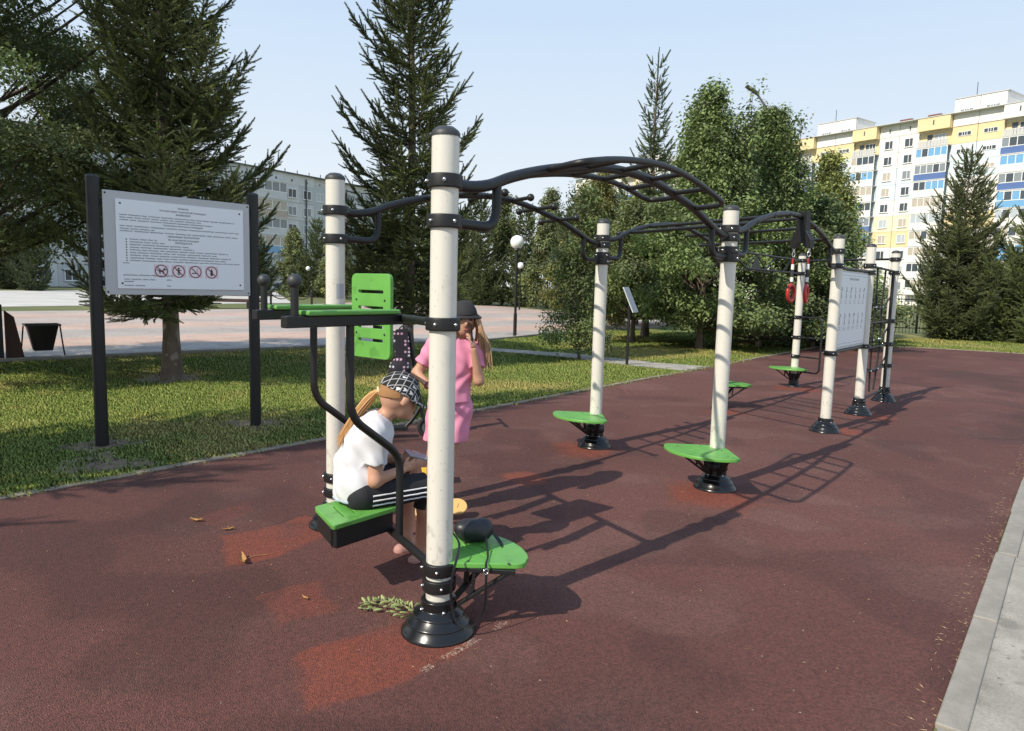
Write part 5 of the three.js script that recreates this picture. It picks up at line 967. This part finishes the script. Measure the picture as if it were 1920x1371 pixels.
  for (const dy of [0.022, -0.004, -0.030]) {
    const pts = []; for (let i = 0; i <= 22; i++) { const t = 0.06 + 0.86 * i / 22, c = hR.clone().lerp(kR, t), r = 0.078 + (0.050 - 0.078) * t + 0.0155, ang = dy / r - 0.15, n = R.clone().multiplyScalar(Math.cos(ang)).add(V(0, Math.sin(ang), 0)); const p = c.addScaledVector(n, r); let k = 0; while (shortF(p.x, p.y, p.z) < 0.001 && k++ < 40) p.addScaledVector(n, 0.0012); while (shortF(p.x, p.y, p.z) > 0.002 && k++ < 80) p.addScaledVector(n, -0.0012); pts.push(p); }
    const s = sweep(pts, 0.0042, 6); part('stripe', s, wear(0.72, 0.72, 0.75, 0.8), bodyMesh);
  }
  // hair: scalp and ponytail with tie
  const hairM = mat(lin(0.30, 0.155, 0.06), 0.8), capC = head.clone().add(V(0.010, 0.028, 0)), capUp = V(0.42, 0.86, -0.22).normalize();
  const scalp = meet(grow(ell(head, 0.074, 0.092, 0.088, face), 0.010), half(head.clone().add(V(-0.004, 0, 0)), V(0.92, -0.25, -0.38)), half(head.clone().add(V(0, -0.010, 0)), V(-0.10, -1, 0.04)));
  const hair = part('hair', sdfMesh(scalp, head.clone().addScalar(-0.13), head.clone().addScalar(0.13), 0.0055), hairM, bodyMesh);
  const tie = V(-0.674, 0.998, -3.455);
  hairStrands((t, i) => { const a = hash(i, 1) * 6.28, s = Math.sqrt(hash(i, 2)), ox = Math.cos(a) * s, oy = Math.sin(a) * s, L = 0.75 + 0.35 * hash(i, 5); return [tie.clone().add(V(0.030, 0.006 + 0.022 * oy, 0.030 * ox)), tie.clone().add(V(0, 0.012 * oy, 0.012 * ox)), tie.clone().add(V(-0.055 * L, -0.045 + 0.030 * oy, 0.032 * ox)), tie.clone().add(V(-0.115 * L, -0.130 * L + 0.040 * oy, 0.02 + 0.042 * ox)), tie.clone().add(V(-0.185 * L + 0.016 * ox, -0.245 * L + 0.036 * oy, 0.04 + 0.042 * ox))]; }, 260, 0.0038, hair, mat(lin(0.56, 0.30, 0.11), 0.42), 'ponytail');
  const tg = new THREE.TorusGeometry(0.017, 0.007, 8, 18); part('hair_tie', place(tg.rotateX(Math.PI / 2), tie, V(-0.8, -0.35, 0.1)), wear(0.62, 0.55, 0.32, 0.8), hair);
  // patterned cap with brim
  const brimDir = V(0.82, -0.50, -0.30).normalize();
  const capF = meet(grow(ell(head.clone().addScaledVector(capUp, 0.012), 0.078, 0.095, 0.093, face), 0.015), half(head.clone().addScaledVector(capUp, 0.012), capUp.clone().negate()));
  const capG = sdfMesh((x, y, z) => capF(x, y, z) + 0.0015 * Math.sin(x * 90) * Math.sin(z * 80), head.clone().addScalar(-0.15), head.clone().addScalar(0.16), 0.006);
  const bR = brimDir.clone().cross(capUp).normalize(), bU = bR.clone().cross(brimDir).normalize(), bc = head.clone().addScaledVector(capUp, 0.020).addScaledVector(brimDir, 0.075);
  const brim = (x, y, z) => { const p = V(x - bc.x, y - bc.y, z - bc.z), a = p.dot(brimDir), b = p.dot(bR), c = p.dot(bU) + b * b * 2.2 + a * 0.12; return Math.max(Math.hypot(a / 0.085, b / 0.078) - 1 > 0 ? (Math.hypot(a / 0.085, b / 0.078) - 1) * 0.07 : -0.01, Math.abs(c) - 0.0045); };
  const brimG = sdfMesh(brim, bc.clone().addScalar(-0.13), bc.clone().addScalar(0.13), 0.004);
  const plaid = tex(256, 256, (u, v) => { const x = u * 6, y = v * 6, i = Math.floor(x), j = Math.floor(y), fx = x - i, fy = y - j, ln = Math.abs(fx - 0.5) > 0.44 || Math.abs(fy - 0.5) > 0.44, blob = hash(i, j) > 0.42 && Math.hypot(fx - 0.5 + 0.2 * Math.sin(fy * 9), (fy - 0.5) * 1.3) < 0.30; const w = blob ? 0.72 : ln ? 0.40 : 0.012; return [w, w, w * 1.03]; });
  const mapUV = (g) => { const p = g.attributes.position, uv = new Float32Array(p.count * 2); for (let i = 0; i < p.count; i++) { const q = V(p.getX(i) - head.x, p.getY(i) - head.y, p.getZ(i) - head.z); uv[i * 2] = q.dot(face) * 4.6 + q.dot(R) * 1.4; uv[i * 2 + 1] = q.dot(R) * 4.2 - q.dot(capUp) * 3.5; } g.setAttribute('uv', new THREE.BufferAttribute(uv, 2)); return g; };
  const hat = part('cap', mapUV(capG), mat(0xffffff, 0.85, { map: plaid }), bodyMesh); part('brim', mapUV(brimG), mat(0xffffff, 0.85, { map: plaid }), hat);
  const shoe = wear(0.42, 0.22, 0.19, 0.7); for (const [f, a] of [[footR, aR], [footL, aL]]) part('shoe', sdfMesh(meet(grow(f, 0.006), half(V(a.x, a.y - 0.045, a.z), V(0, 1, 0))), a.clone().add(V(-0.12, -0.16, -0.18)), a.clone().add(V(0.2, 0.02, 0.1)), 0.008), shoe, bodyMesh);
  girl.position.set(-0.785, 0.378, -3.60); girl.scale.setScalar(1.03);
  // the phone in her hands
  const ph = thing('mobile_phone', 'pale mobile phone held by the sitting child', 'phone', [-0.488, 0.655, -3.52]); ph.position.set(-0.489, 0.641, -3.682); ph.scale.setScalar(1.03);
  part('case', rbox(0.13, 0.010, 0.068, 0.004, -0.488, 0.655, -3.52, 0.55, 0.25, -0.35), wear(0.25, 0.25, 0.28, 0.4), ph);
  part('screen', rbox(0.122, 0.002, 0.060, 0.001, -0.4905, 0.6605, -3.5185, 0.55, 0.25, -0.35), mat(lin(0.16, 0.22, 0.32), 0.15), ph);
}
{ // ---- girl in pink standing behind the near post
  const bx0 = -0.40, bz = -4.69, girl = thing('person', 'child in pink T-shirt, pink shorts and dark hat standing, phone at the ear', 'person', [bx0, 0, bz]);
  const skin = skinTex(0.47, 0.26, 0.17), F = V(0.10, 0, 0.99).normalize(), R = V(-0.99, 0, 0.10).normalize();   // her right is the picture's left
  const P = (x, y, z) => V(bx0 + x, y, bz + z);
  const pel = P(-0.01, 0.73, 0), chest = P(0.01, 1.02, 0), neck = P(0.03, 1.17, 0), head = P(0.075, 1.325, 0.015), face = V(0.25, -0.10, 0.96).normalize();
  const sR = P(-0.125, 1.12, 0), eR = P(-0.235, 0.955, 0.0), wR = P(-0.135, 0.885, 0.12), sL = P(0.155, 1.12, 0), eL = P(0.185, 0.925, 0.075), wL = P(0.150, 1.135, 0.125);
  const hR = P(-0.075, 0.72, 0), kR = P(-0.105, 0.40, 0.01), aR = P(-0.115, 0.085, -0.02), hL = P(0.055, 0.72, 0), kL = P(-0.02, 0.40, 0.03), aL = P(-0.04, 0.085, 0.02);
  const skull = union(0.02, ell(head, 0.072, 0.092, 0.088, face), ell(head.clone().addScaledVector(face, 0.022).add(V(0, -0.06, 0)), 0.05, 0.055, 0.055, face), ell(head.clone().addScaledVector(face, 0.09).add(V(0, -0.02, 0)), 0.011, 0.018, 0.015, face));
  const ears = union(0.006, ...[1, -1].map((e) => ell(head.clone().addScaledVector(R, e * 0.071).add(V(0, -0.015, 0)), 0.012, 0.026, 0.017, face)));
  const torso = union(0.05, ell(pel, 0.115, 0.10, 0.085, F), cap3(pel, chest, 0.085, 0.085), ell(chest, 0.125, 0.14, 0.085, F), cap3(sR, sL, 0.048, 0.048), cap3(chest, neck, 0.07, 0.042));
  const armR = union(0.02, cap3(sR, eR, 0.040, 0.033), cap3(eR, wR, 0.032, 0.021)), armL = union(0.02, cap3(sL, eL, 0.040, 0.034), cap3(eL, wL, 0.033, 0.021));
  const legs = [[hR, kR, aR], [hL, kL, aL]].map(([h, k, a]) => union(0.03, cap3(h, k, 0.075, 0.050), cap3(k, k.clone().lerp(a, 0.35), 0.047, 0.047), cap3(k.clone().lerp(a, 0.35), a, 0.047, 0.030), cap3(a.clone().add(V(0, -0.05, -0.03)), a.clone().add(V(0.01, -0.058, 0.12)), 0.03, 0.024)));
  const body = union(0.022, torso, armR, armL, ...legs, cap3(neck.clone().add(V(0, -0.02, 0)), head.clone().add(V(-0.01, -0.05, 0)), 0.040, 0.040), skull);
  const hd = handField(wR, V(0.75, -0.35, 0.45), V(0.35, 0.1, 0.8), 0.85, 0.5, 1), hl = handField(wL, V(-0.20, 0.95, 0.1), V(-0.9, -0.1, -0.4), 0.85, 0.55, -1);
  const gs = [sdfMesh(body, P(-0.33, 0, -0.18), P(0.30, 1.47, 0.22), 0.012), sdfMesh(union(0.006, skull, ears), head.clone().addScalar(-0.125), head.clone().addScalar(0.125), 0.005), ...[[hd, wR], [hl, wL]].map(([f, w]) => sdfMesh(f, w.clone().addScalar(-0.105), w.clone().addScalar(0.135), 0.0045))];
  const bodyMesh = part('body', gs, skin, girl);
  const upD = V(0, 1, 0);
  for (const e of [1, -1]) { const p = head.clone().addScaledVector(face, 0.081).addScaledVector(R, e * 0.030).addScaledVector(upD, 0.005); part('eye', sdfMesh(ell(p, 0.012, 0.006, 0.007, face), p.clone().addScalar(-0.02), p.clone().addScalar(0.02), 0.003), wear(0.05, 0.035, 0.03, 0.2), bodyMesh); }
  part('mouth', (() => { const p = head.clone().addScaledVector(face, 0.078).add(V(0, -0.06, 0)); return sdfMesh(ell(p, 0.018, 0.006, 0.006, face), p.clone().addScalar(-0.025), p.clone().addScalar(0.025), 0.003); })(), wear(0.36, 0.12, 0.10, 0.5), bodyMesh);
  const pink = wear(0.68, 0.25, 0.38, 0.9), fold = (x, y, z) => 0.0065 * Math.sin(x * 48 + 3 * Math.sin(y * 17)) * Math.sin(y * 22 + z * 30) + 0.002 * Math.sin(y * 60 + x * 30);
  const slR = meet(grow(cap3(sR, eR, 0.040, 0.036), 0.018), half(sR.clone().lerp(eR, 0.62), eR.clone().sub(sR))), slL = meet(grow(cap3(sL, eL, 0.040, 0.036), 0.018), half(sL.clone().lerp(eL, 0.60), eL.clone().sub(sL)));
  const shirtF = (x, y, z) => { let d = torso(x, y, z) - 0.018 - 0.020 * step(1.0, 0.80, y); d = smin(d, slR(x, y, z), 0.03); d = smin(d, slL(x, y, z), 0.03); d += fold(x, y, z); d = Math.max(d, 0.775 - y); return Math.max(d, -(cap3(neck.clone().add(V(0, -0.01, 0.01)), head, 0.052, 0.05)(x, y, z))); };
  part('t_shirt', sdfMesh(shirtF, P(-0.31, 0.76, -0.16), P(0.27, 1.24, 0.18), 0.009), pink, bodyMesh);
  const shortsFlare = union(0.02, cap3(hL, P(0.04, 0.50, 0.02), 0.07, 0.068), cap3(hR, P(-0.10, 0.50, 0.01), 0.07, 0.068));
  const sh = (x, y, z) => { let d = 1e9; for (const l of legs) d = smin(d, l(x, y, z) - 0.016 - 0.012 * step(0.72, 0.5, y), 0.02); d = smin(d, torso(x, y, z) - 0.014, 0.03); d = smin(d, shortsFlare(x, y, z), 0.03); d += fold(x * 1.2, y * 0.8, z); return Math.max(d, 0.505 - y, y - 0.80); };
  part('shorts', sdfMesh(sh, P(-0.22, 0.48, -0.16), P(0.20, 0.83, 0.18), 0.009), pink, bodyMesh);
  const shoe = wear(0.5, 0.48, 0.46, 0.7); for (const a of [aR, aL]) part('shoe', sdfMesh(meet(grow(union(0.02, cap3(a.clone().add(V(0, -0.05, -0.03)), a.clone().add(V(0.01, -0.058, 0.12)), 0.03, 0.024)), 0.008), half(V(a.x, 0.075, a.z), V(0, 1, 0)), half(V(a.x, 0.004, a.z), V(0, -1, 0))), a.clone().add(V(-0.06, -0.1, -0.1)), a.clone().add(V(0.07, 0.02, 0.19)), 0.008), shoe, bodyMesh);
  const hairM = mat(lin(0.36, 0.20, 0.10), 0.5);
  const hair = part('hair', sdfMesh(meet(grow(ell(head, 0.072, 0.092, 0.088, face), 0.012), half(head.clone().addScaledVector(face, 0.045), face.clone().add(V(0, -0.25, 0)))), head.clone().addScalar(-0.13), head.clone().addScalar(0.13), 0.006), hairM, bodyMesh);
  hairStrands((t, i) => { const e = i % 3 ? 1 : -1, a = hash(i, 4), b = hash(i, 6), o = head.clone().addScaledVector(R, -e * (0.06 + 0.03 * a)).addScaledVector(face, -0.05 + 0.11 * b).add(V(0, 0.02, 0)), L = 0.75 + 0.35 * hash(i, 8), out = e > 0 ? 1 : 0.3; return [o, o.clone().add(V(0.03 * e * out, -0.09, 0.01)), o.clone().add(V(0.055 * e * out * (0.4 + a), -0.19 * L, -0.005)), o.clone().add(V(0.075 * e * out * (0.3 + a), -0.33 * L, -0.01 + 0.02 * b))]; }, 110, 0.0068, hair, mat(lin(0.46, 0.28, 0.15), 0.45), 'long_hair');
  const hatF = meet(grow(ell(head.clone().add(V(0, 0.01, 0)), 0.076, 0.10, 0.092, face), 0.014), half(head.clone().add(V(0, 0.025, 0)), V(0, -1, 0)));
  const brim = (x, y, z) => { const r = Math.hypot(x - head.x, z - head.z); return Math.max(r - 0.118, 0.085 - r, Math.abs(y - head.y - 0.028 + (r - 0.09) * 0.75) - 0.005); };
  const hat = part('hat', sdfMesh(hatF, head.clone().addScalar(-0.13), head.clone().addScalar(0.15), 0.006), wear(0.02, 0.02, 0.023, 0.85), bodyMesh);
  part('hat_brim', sdfMesh(brim, head.clone().add(V(-0.15, -0.06, -0.15)), head.clone().add(V(0.15, 0.06, 0.15)), 0.005), wear(0.02, 0.02, 0.023, 0.85), hat);
  part('bracelet', (() => { const t = new THREE.TorusGeometry(0.026, 0.006, 8, 20); return place(t.rotateX(Math.PI / 2), wR.clone().lerp(eR, 0.08), wR.clone().sub(eR)); })(), wear(0.25, 0.05, 0.06, 0.6), girl);
  const ph = thing('mobile_phone', 'dark mobile phone held to the head of the child in pink', 'phone', [bx0 + 0.13, 1.20, bz + 0.13]);
  part('case', rbox(0.010, 0.135, 0.066, 0.003, bx0 + 0.128, 1.235, bz + 0.125, 0.35, 0.2, 0.12), wear(0.012, 0.012, 0.014, 0.3), ph);
}

// ---------------------------------------------------------------- things on the court
{ // kick scooter behind the girl in pink
  const w0 = V(-0.84, 0.105, -7.05), dir = V(-0.97, 0, 0.22).normalize(), t = thing('kick_scooter', 'black kick scooter standing behind the child in pink', 'scooter', [-1.05, 0, -7.0]);
  const side = V(-dir.z, 0, dir.x), tyre = mat(lin(0.015, 0.015, 0.016), 0.8);
  const stem = [w0.clone().addScaledVector(dir, 0.05).add(V(0, 0.11, 0)), w0.clone().addScaledVector(dir, 0.20).setY(1.10)];
  for (const p of [w0, w0.clone().addScaledVector(dir, 0.86)]) { const g = new THREE.TorusGeometry(0.082, 0.022, 10, 28); g.rotateY(Math.atan2(-dir.z, dir.x)); g.translate(p.x, 0.108, p.z); const wh = part('wheel', g, tyre, t); const h = new THREE.CylinderGeometry(0.06, 0.06, 0.022, 20); h.rotateX(Math.PI / 2); h.rotateY(Math.atan2(-dir.z, dir.x)); h.translate(p.x, 0.108, p.z); part('hub', h, mat(lin(0.1, 0.1, 0.105), 0.4), wh); }
  part('deck', rectBar(w0.clone().addScaledVector(dir, 0.2).setY(0.105), w0.clone().addScaledVector(dir, 0.74).setY(0.105), 0.13, 0.035), M.black, t);
  part('neck', sweep(fillet([w0.clone().addScaledVector(dir, 0.22).setY(0.11), w0.clone().addScaledVector(dir, 0.14).setY(0.2), stem[0].clone().add(V(0, 0.12, 0)).addScaledVector(dir, 0.01)], 0.05), 0.02, 10), M.black, t);
  for (const e of [-1, 1]) part('fork', bar(w0.clone().addScaledVector(side, e * 0.035), stem[0].clone().addScaledVector(side, e * 0.03), 0.01, 8), M.black, t);
  part('stem', bar(stem[0], stem[1], 0.018, 12), M.black, t);
  part('handlebar', bar(stem[1].clone().addScaledVector(side, -0.22), stem[1].clone().addScaledVector(side, 0.22), 0.013, 10), M.black, t);
  for (const e of [-1, 1]) part('grip', bar(stem[1].clone().addScaledVector(side, e * 0.15), stem[1].clone().addScaledVector(side, e * 0.25), 0.019, 12), mat(lin(0.03, 0.03, 0.032), 0.8), t);
  // flowered bag hung from the handlebar
  const flower = tex(128, 128, (u, v) => { const x = u * 7, y = v * 7, i = Math.floor(x), j = Math.floor(y), a = Math.atan2(y - j - 0.5, x - i - 0.5), d = Math.hypot(x - i - 0.5, y - j - 0.5) / (0.30 + 0.10 * Math.cos(a * 5)); const h = hash(i, j); return d < 1 && h > 0.45 ? (h > 0.8 ? [0.55, 0.35, 0.45] : [0.5, 0.5, 0.55]) : [0.014, 0.012, 0.02]; });
  const fm = mat(0xffffff, 0.85, { map: flower }), c = stem[1].clone().addScaledVector(dir, 0.05);
  const bag = thing('flowered_bag', 'black flowered bag hanging from the scooter handlebar', 'bag', [c.x, 0.66, c.z + 0.06]);
  const uvb = (g, s) => { const p = g.attributes.position, uv = g.attributes.uv; for (let i = 0; i < p.count; i++) uv.setXY(i, p.getX(i) * s, p.getY(i) * s); return g; };
  part('flap', uvb(rbox(0.15, 0.30, 0.02, 0.009, c.x - 0.005, 0.95, c.z + 0.05, 0.1, 0, 0.12), 4), fm, bag);
  part('pouch', uvb(ball(0.115, c.x - 0.02, 0.70, c.z + 0.07, 0.95, 1.05, 0.6), 4), fm, bag);
  part('handle', sweep(new THREE.CatmullRomCurve3([V(c.x - 0.05, 1.08, c.z + 0.05), V(c.x, 1.13, c.z), V(c.x + 0.05, 1.08, c.z + 0.05)]).getPoints(12), 0.008, 6), M.rubberStrap, bag);
}
{ // black handbag with strap on the near fan seat
  const y0 = 0.333, c = V(-0.165, y0 + 0.055, -3.26), leather = mat(lin(0.016, 0.017, 0.02), 0.42, { bumpMap: tex(128, 128, (u, v) => fbm(u * 12, v * 12, 4, 12), false, [3, 3]), bumpScale: 0.004 });
  const bag = thing('handbag', 'small black leather handbag with a hanging strap on the nearest green seat', 'handbag', [c.x, y0, c.z]);
  const ax = V(0.92, 0, -0.38).normalize();
  const f = union(0.03, ell(c, 0.052, 0.055, 0.082, ax), ell(c.clone().addScaledVector(ax, 0.045).add(V(0, -0.008, 0)), 0.050, 0.046, 0.045, ax), cap3(c.clone().addScaledVector(ax, -0.05).add(V(0, 0.02, 0)), c.clone().addScaledVector(ax, 0.06).add(V(0, 0.012, 0)), 0.035, 0.03));
  part('body', sdfMesh((x, y, z) => Math.max(f(x, y, z) + 0.003 * Math.sin(x * 60 + y * 40) * Math.sin(z * 55), y0 + 0.001 - y), c.clone().addScalar(-0.16), c.clone().addScalar(0.17), 0.008), leather, bag);
  const e1 = c.clone().addScaledVector(ax, 0.088), loop = (p, r) => { const g = new THREE.TorusGeometry(r, 0.0028, 6, 16); g.rotateY(0.5); g.translate(p.x, p.y, p.z); return g; };
  const cur = (pts, n = 30) => new THREE.CatmullRomCurve3(pts).getPoints(n);
  const ribbon = (pts, w, th) => { const P = [], I = []; const n = pts.length; for (let i = 0; i < n; i++) { const t = pts[Math.min(n - 1, i + 1)].clone().sub(pts[Math.max(0, i - 1)]).normalize(), s = t.clone().cross(V(0.35, 0.25, 0.9)).normalize().multiplyScalar(w / 2), m = s.clone().cross(t).normalize().multiplyScalar(th / 2); for (const [a, b] of [[1, 1], [-1, 1], [-1, -1], [1, -1]]) { const q = pts[i].clone().addScaledVector(s, a).addScaledVector(m, b); P.push(q.x, q.y, q.z); } if (i) for (let k = 0; k < 4; k++) { const a = (i - 1) * 4 + k, b = (i - 1) * 4 + (k + 1) % 4; I.push(a, b, a + 4, b, b + 4, a + 4); } } const g = new THREE.BufferGeometry(); g.setAttribute('position', new THREE.Float32BufferAttribute(P, 3)); g.setIndex(I); const h = g.toNonIndexed(); h.computeVertexNormals(); return h; };
  const k0 = e1.clone().add(V(-0.02, -0.015, 0.04)), k1 = V(-0.085, y0 + 0.010, -3.05), k2 = V(-0.09, y0 + 0.004, -2.975);
  part('strap', ribbon(cur([k0, k1, k2, V(-0.088, 0.27, -2.955), V(-0.10, 0.12, -2.965), V(-0.15, 0.060, -2.955), V(-0.205, 0.075, -2.945), V(-0.235, 0.16, -2.945), V(-0.235, 0.29, -2.94), V(-0.215, 0.375, -2.97), V(-0.215, 0.395, -3.06), c.clone().addScaledVector(ax, -0.1)], 60), 0.011, 0.003), mat(lin(0.014, 0.014, 0.016), 0.4), bag);
  part('short_strap', ribbon(cur([e1.clone().add(V(0, 0.0, 0.02)), e1.clone().add(V(0.035, -0.035, 0.03)), e1.clone().add(V(0.06, -0.055, 0.075)), e1.clone().add(V(0.06, -0.053, 0.105))], 16), 0.016, 0.004), mat(lin(0.014, 0.014, 0.016), 0.4), bag);
  part('buckle', [loop(k0, 0.011)], M.steel, bag); part('buckle', [loop(V(-0.089, 0.315, -2.950), 0.012)], M.steel, bag); part('buckle', [loop(e1.clone().add(V(0, 0.006, 0.02)), 0.010)], M.steel, bag);
}
{ // rounded tan board and yellow box behind the near post
  const b = V(-0.36, 0, -4.55);
  const t = thing('tan_board', 'rounded tan board showing just right of the nearest white post', 'board', [b.x, 0, b.z]);
  const sh = new THREE.Shape(); sh.moveTo(-0.26, -0.06); sh.lineTo(0.02, -0.06); sh.absarc(0.02, 0, 0.06, -Math.PI / 2, Math.PI / 2, false); sh.lineTo(-0.26, 0.06); sh.closePath();
  const h = new THREE.Path(); h.moveTo(0.012, -0.02); h.lineTo(0.02, -0.02); h.lineTo(0.034, 0.02); h.lineTo(0.026, 0.02); h.closePath(); sh.holes.push(h);
  const g = new THREE.ExtrudeGeometry(sh, { depth: 0.012, bevelEnabled: true, bevelSize: 0.003, bevelThickness: 0.003, bevelSegments: 1 }); g.rotateX(-1.0); g.rotateY(0.25); g.translate(b.x + 0.005, 0.085, b.z);
  part('deck', g, mat(lin(0.66, 0.42, 0.15), 0.5), t);
  for (const x of [-0.2, -0.06]) { const w = new THREE.CylinderGeometry(0.028, 0.028, 0.15, 16); w.rotateX(Math.PI / 2); w.translate(b.x + x, 0.034, b.z); part('wheel', w, mat(lin(0.6, 0.4, 0.1), 0.5), t); }
  const y = V(-0.575, 0, -5.4), c = thing('yellow_crate', 'yellow plastic crate between the sitting child and the nearest post', 'crate', [y.x, 0, y.z]);
  part('box', [box(0.19, 0.10, 0.14, y.x, 0.057, y.z, 0.2)], mat(lin(0.70, 0.42, 0.02), 0.4), c);
  for (const dy of [0.03, 0.098]) part('rib', rbox(0.21, 0.022, 0.16, 0.006, y.x, dy, y.z, 0.2), mat(lin(0.74, 0.46, 0.03), 0.35), c);
}
{ // torn evergreen twig beside the near base
  const t = thing('evergreen_twig', 'torn pale green evergreen twig lying by the nearest base', 'twig', [-0.55, 0.006, -3.2]);
  const stem = new THREE.CatmullRomCurve3([V(-0.40, 0.03, -3.14), V(-0.50, 0.045, -3.19), V(-0.60, 0.04, -3.23), V(-0.70, 0.02, -3.24)]), lm = [mat(lin(0.30, 0.34, 0.13), 0.6), mat(lin(0.38, 0.40, 0.17), 0.6), mat(lin(0.24, 0.30, 0.11), 0.6)];
  part('stem', sweep(stem.getPoints(20), 0.003, 6), mat(lin(0.2, 0.16, 0.09), 0.8), t);
  const leaf = clean(ball(0.0105, 0, 0.5, 0, 0.62, 1.0, 0.34).translate(0, -0.5 + 0.012, 0).scale(1, 1.5, 1));
  let k = 0; const addLeaf = (p, d, s) => { const o = new THREE.Mesh(leaf, lm[k++ % 3]); o.name = 'leaf'; o.position.copy(p).sub(V(-0.55, 0.006, -3.2)); o.quaternion.setFromUnitVectors(Q0, d.normalize()); o.rotateY(rnd() * 6); o.scale.setScalar(s); o.castShadow = o.receiveShadow = true; t.add(o); };
  for (let i = 0; i < 15; i++) { const f = 0.06 + 0.9 * i / 15, p = stem.getPoint(f), tan = stem.getTangent(f); for (const e of [-1, 1]) { const sd = V(tan.z * e, 0.12, -tan.x * e).normalize(), L = 0.055 * (1 - 0.6 * f) + 0.015; for (let q = 0; q < 3; q++) if (rnd() < 0.85) addLeaf(p.clone().addScaledVector(sd, L * q / 3 + 0.004).setY(Math.max(0.012, p.y - 0.01 * q)), sd.clone().addScaledVector(tan, 0.5).add(V(rr(-0.5, 0.5), rr(-0.1, 0.5), rr(-0.5, 0.5))), rr(0.8, 1.25)); } }
}
{ // dry leaves
  const spots = [[-1.45, -3.74, 0.5, 1.3, 'curled dry brown leaf on the red patch before the rear post'], [-1.98, -4.36, 1.4, 0.9, 'small curled dry leaf left of the red patch'], [-1.72, -4.22, 2.0, 0.7, 'flat grey leaf beside the edge of the red patch'], [-0.98, -3.30, 0.9, 0.5, 'tiny dry leaf on the middle red patch']];
  const lm = mat(lin(0.36, 0.19, 0.07), 0.8, { side: THREE.DoubleSide });
  for (const [x, z, a, s, l] of spots) {
    const t = thing('dry_leaf', l, 'leaf', [x, 0.007, z], 'dry leaves on the court');
    const g = new THREE.PlaneGeometry(0.028 * s, 0.10 * s, 6, 10), p = g.attributes.position; for (let i = 0; i < p.count; i++) { const u = p.getX(i) / (0.014 * s), v = p.getY(i) / (0.05 * s), w = Math.sqrt(Math.max(0.02, 1 - v * v)); p.setXYZ(i, p.getX(i) * w, p.getY(i), 0.012 * s * u * u + 0.012 * s * v * v + 0.002 * Math.sin(v * 9)); }
    g.computeVertexNormals(); g.rotateX(-Math.PI / 2); g.rotateY(a); g.translate(x, 0.010, z); part('blade', g, lm, t);
    part('stalk', sweep([V(x, 0.012, z), V(x + 0.03 * Math.cos(a) * s, 0.014, z - 0.05 * s), V(x + 0.09 * Math.cos(a) * s, 0.012, z - 0.075 * s)], 0.0016 * s, 5), lm, t);
  }
}
{ // fine litter: seed husks, needles, crumbs
  const chip = new THREE.BufferGeometry(); { const P = [], s = 0.5; for (const [a, b, c] of [[[-1, 0, 0], [0, 0.3, s], [1, 0, 0]], [[-1, 0, 0], [1, 0, 0], [0, 0.3, -s]], [[-1, 0, 0], [0, 0, -s], [0, 0.5, 0]], [[1, 0, 0], [0, 0.5, 0], [0, 0, s]]]) P.push(...a, ...b, ...c); chip.setAttribute('position', new THREE.Float32BufferAttribute(P, 3)); chip.computeVertexNormals(); chip.setAttribute('uv', new THREE.Float32BufferAttribute(new Float32Array(P.length / 3 * 2), 2)); }
  const S = new Copies(), put1 = (x, z, len, wid, c) => { const q = new THREE.Quaternion().setFromAxisAngle(Q0, rnd() * 6.28); S.m.push(new THREE.Matrix4().compose(V(x, 0.008, z), q, V(len, wid * 1.2, wid))); S.c.push(c); };
  for (let i = 0; i < 4200; i++) {
    const z = 0.5 - 14 * Math.pow(rnd(), 0.7), x = rr(-5, 8); if (!inside(RUBBER, x, z)) continue;
    const k = rnd(); if (k < 0.45) put1(x, z, rr(0.003, 0.006), rr(0.002, 0.004), lin(0.55, 0.48, 0.40)); else if (k < 0.85) put1(x, z, rr(0.012, 0.03), 0.0009, lin(0.42, 0.28, 0.15)); else put1(x, z, rr(0.005, 0.011), rr(0.002, 0.005), lin(0.5, 0.36, 0.2));
  }
  for (let i = 0; i < 420; i++) { const t = Math.pow(rnd(), 1.3), s = rr(0, 6.5), cl = fbm(s * 2.2, 3, 2); if (rnd() > cl * 1.6 - 0.25) continue; put1(1.52 + 0.626 * s - 0.78 * 0.10 * t, -2.36 - 0.78 * s - 0.626 * 0.10 * t, rr(0.008, 0.022), rr(0.001, 0.004), lin(0.5, 0.38, 0.22)); }
  for (let i = 0; i < 1500; i++) { const s = rr(-1, 14), t = rnd() * rnd(); put1(-3.5 + 0.6185 * s + 0.786 * (0.05 + 0.35 * t), -4.70 - 0.786 * s + 0.6185 * (0.05 + 0.35 * t), rr(0.006, 0.016), 0.0012, lin(0.40, 0.30, 0.16)); }
  const o = S.build('court_litter', chip, mat(0xffffff, 0.85, { side: THREE.DoubleSide }), scene, V(0, 0, 0)); o.userData = { kind: 'stuff', label: 'fine dry needles and husks scattered on the court', category: 'litter' };
}
renderer.render(scene, camera);
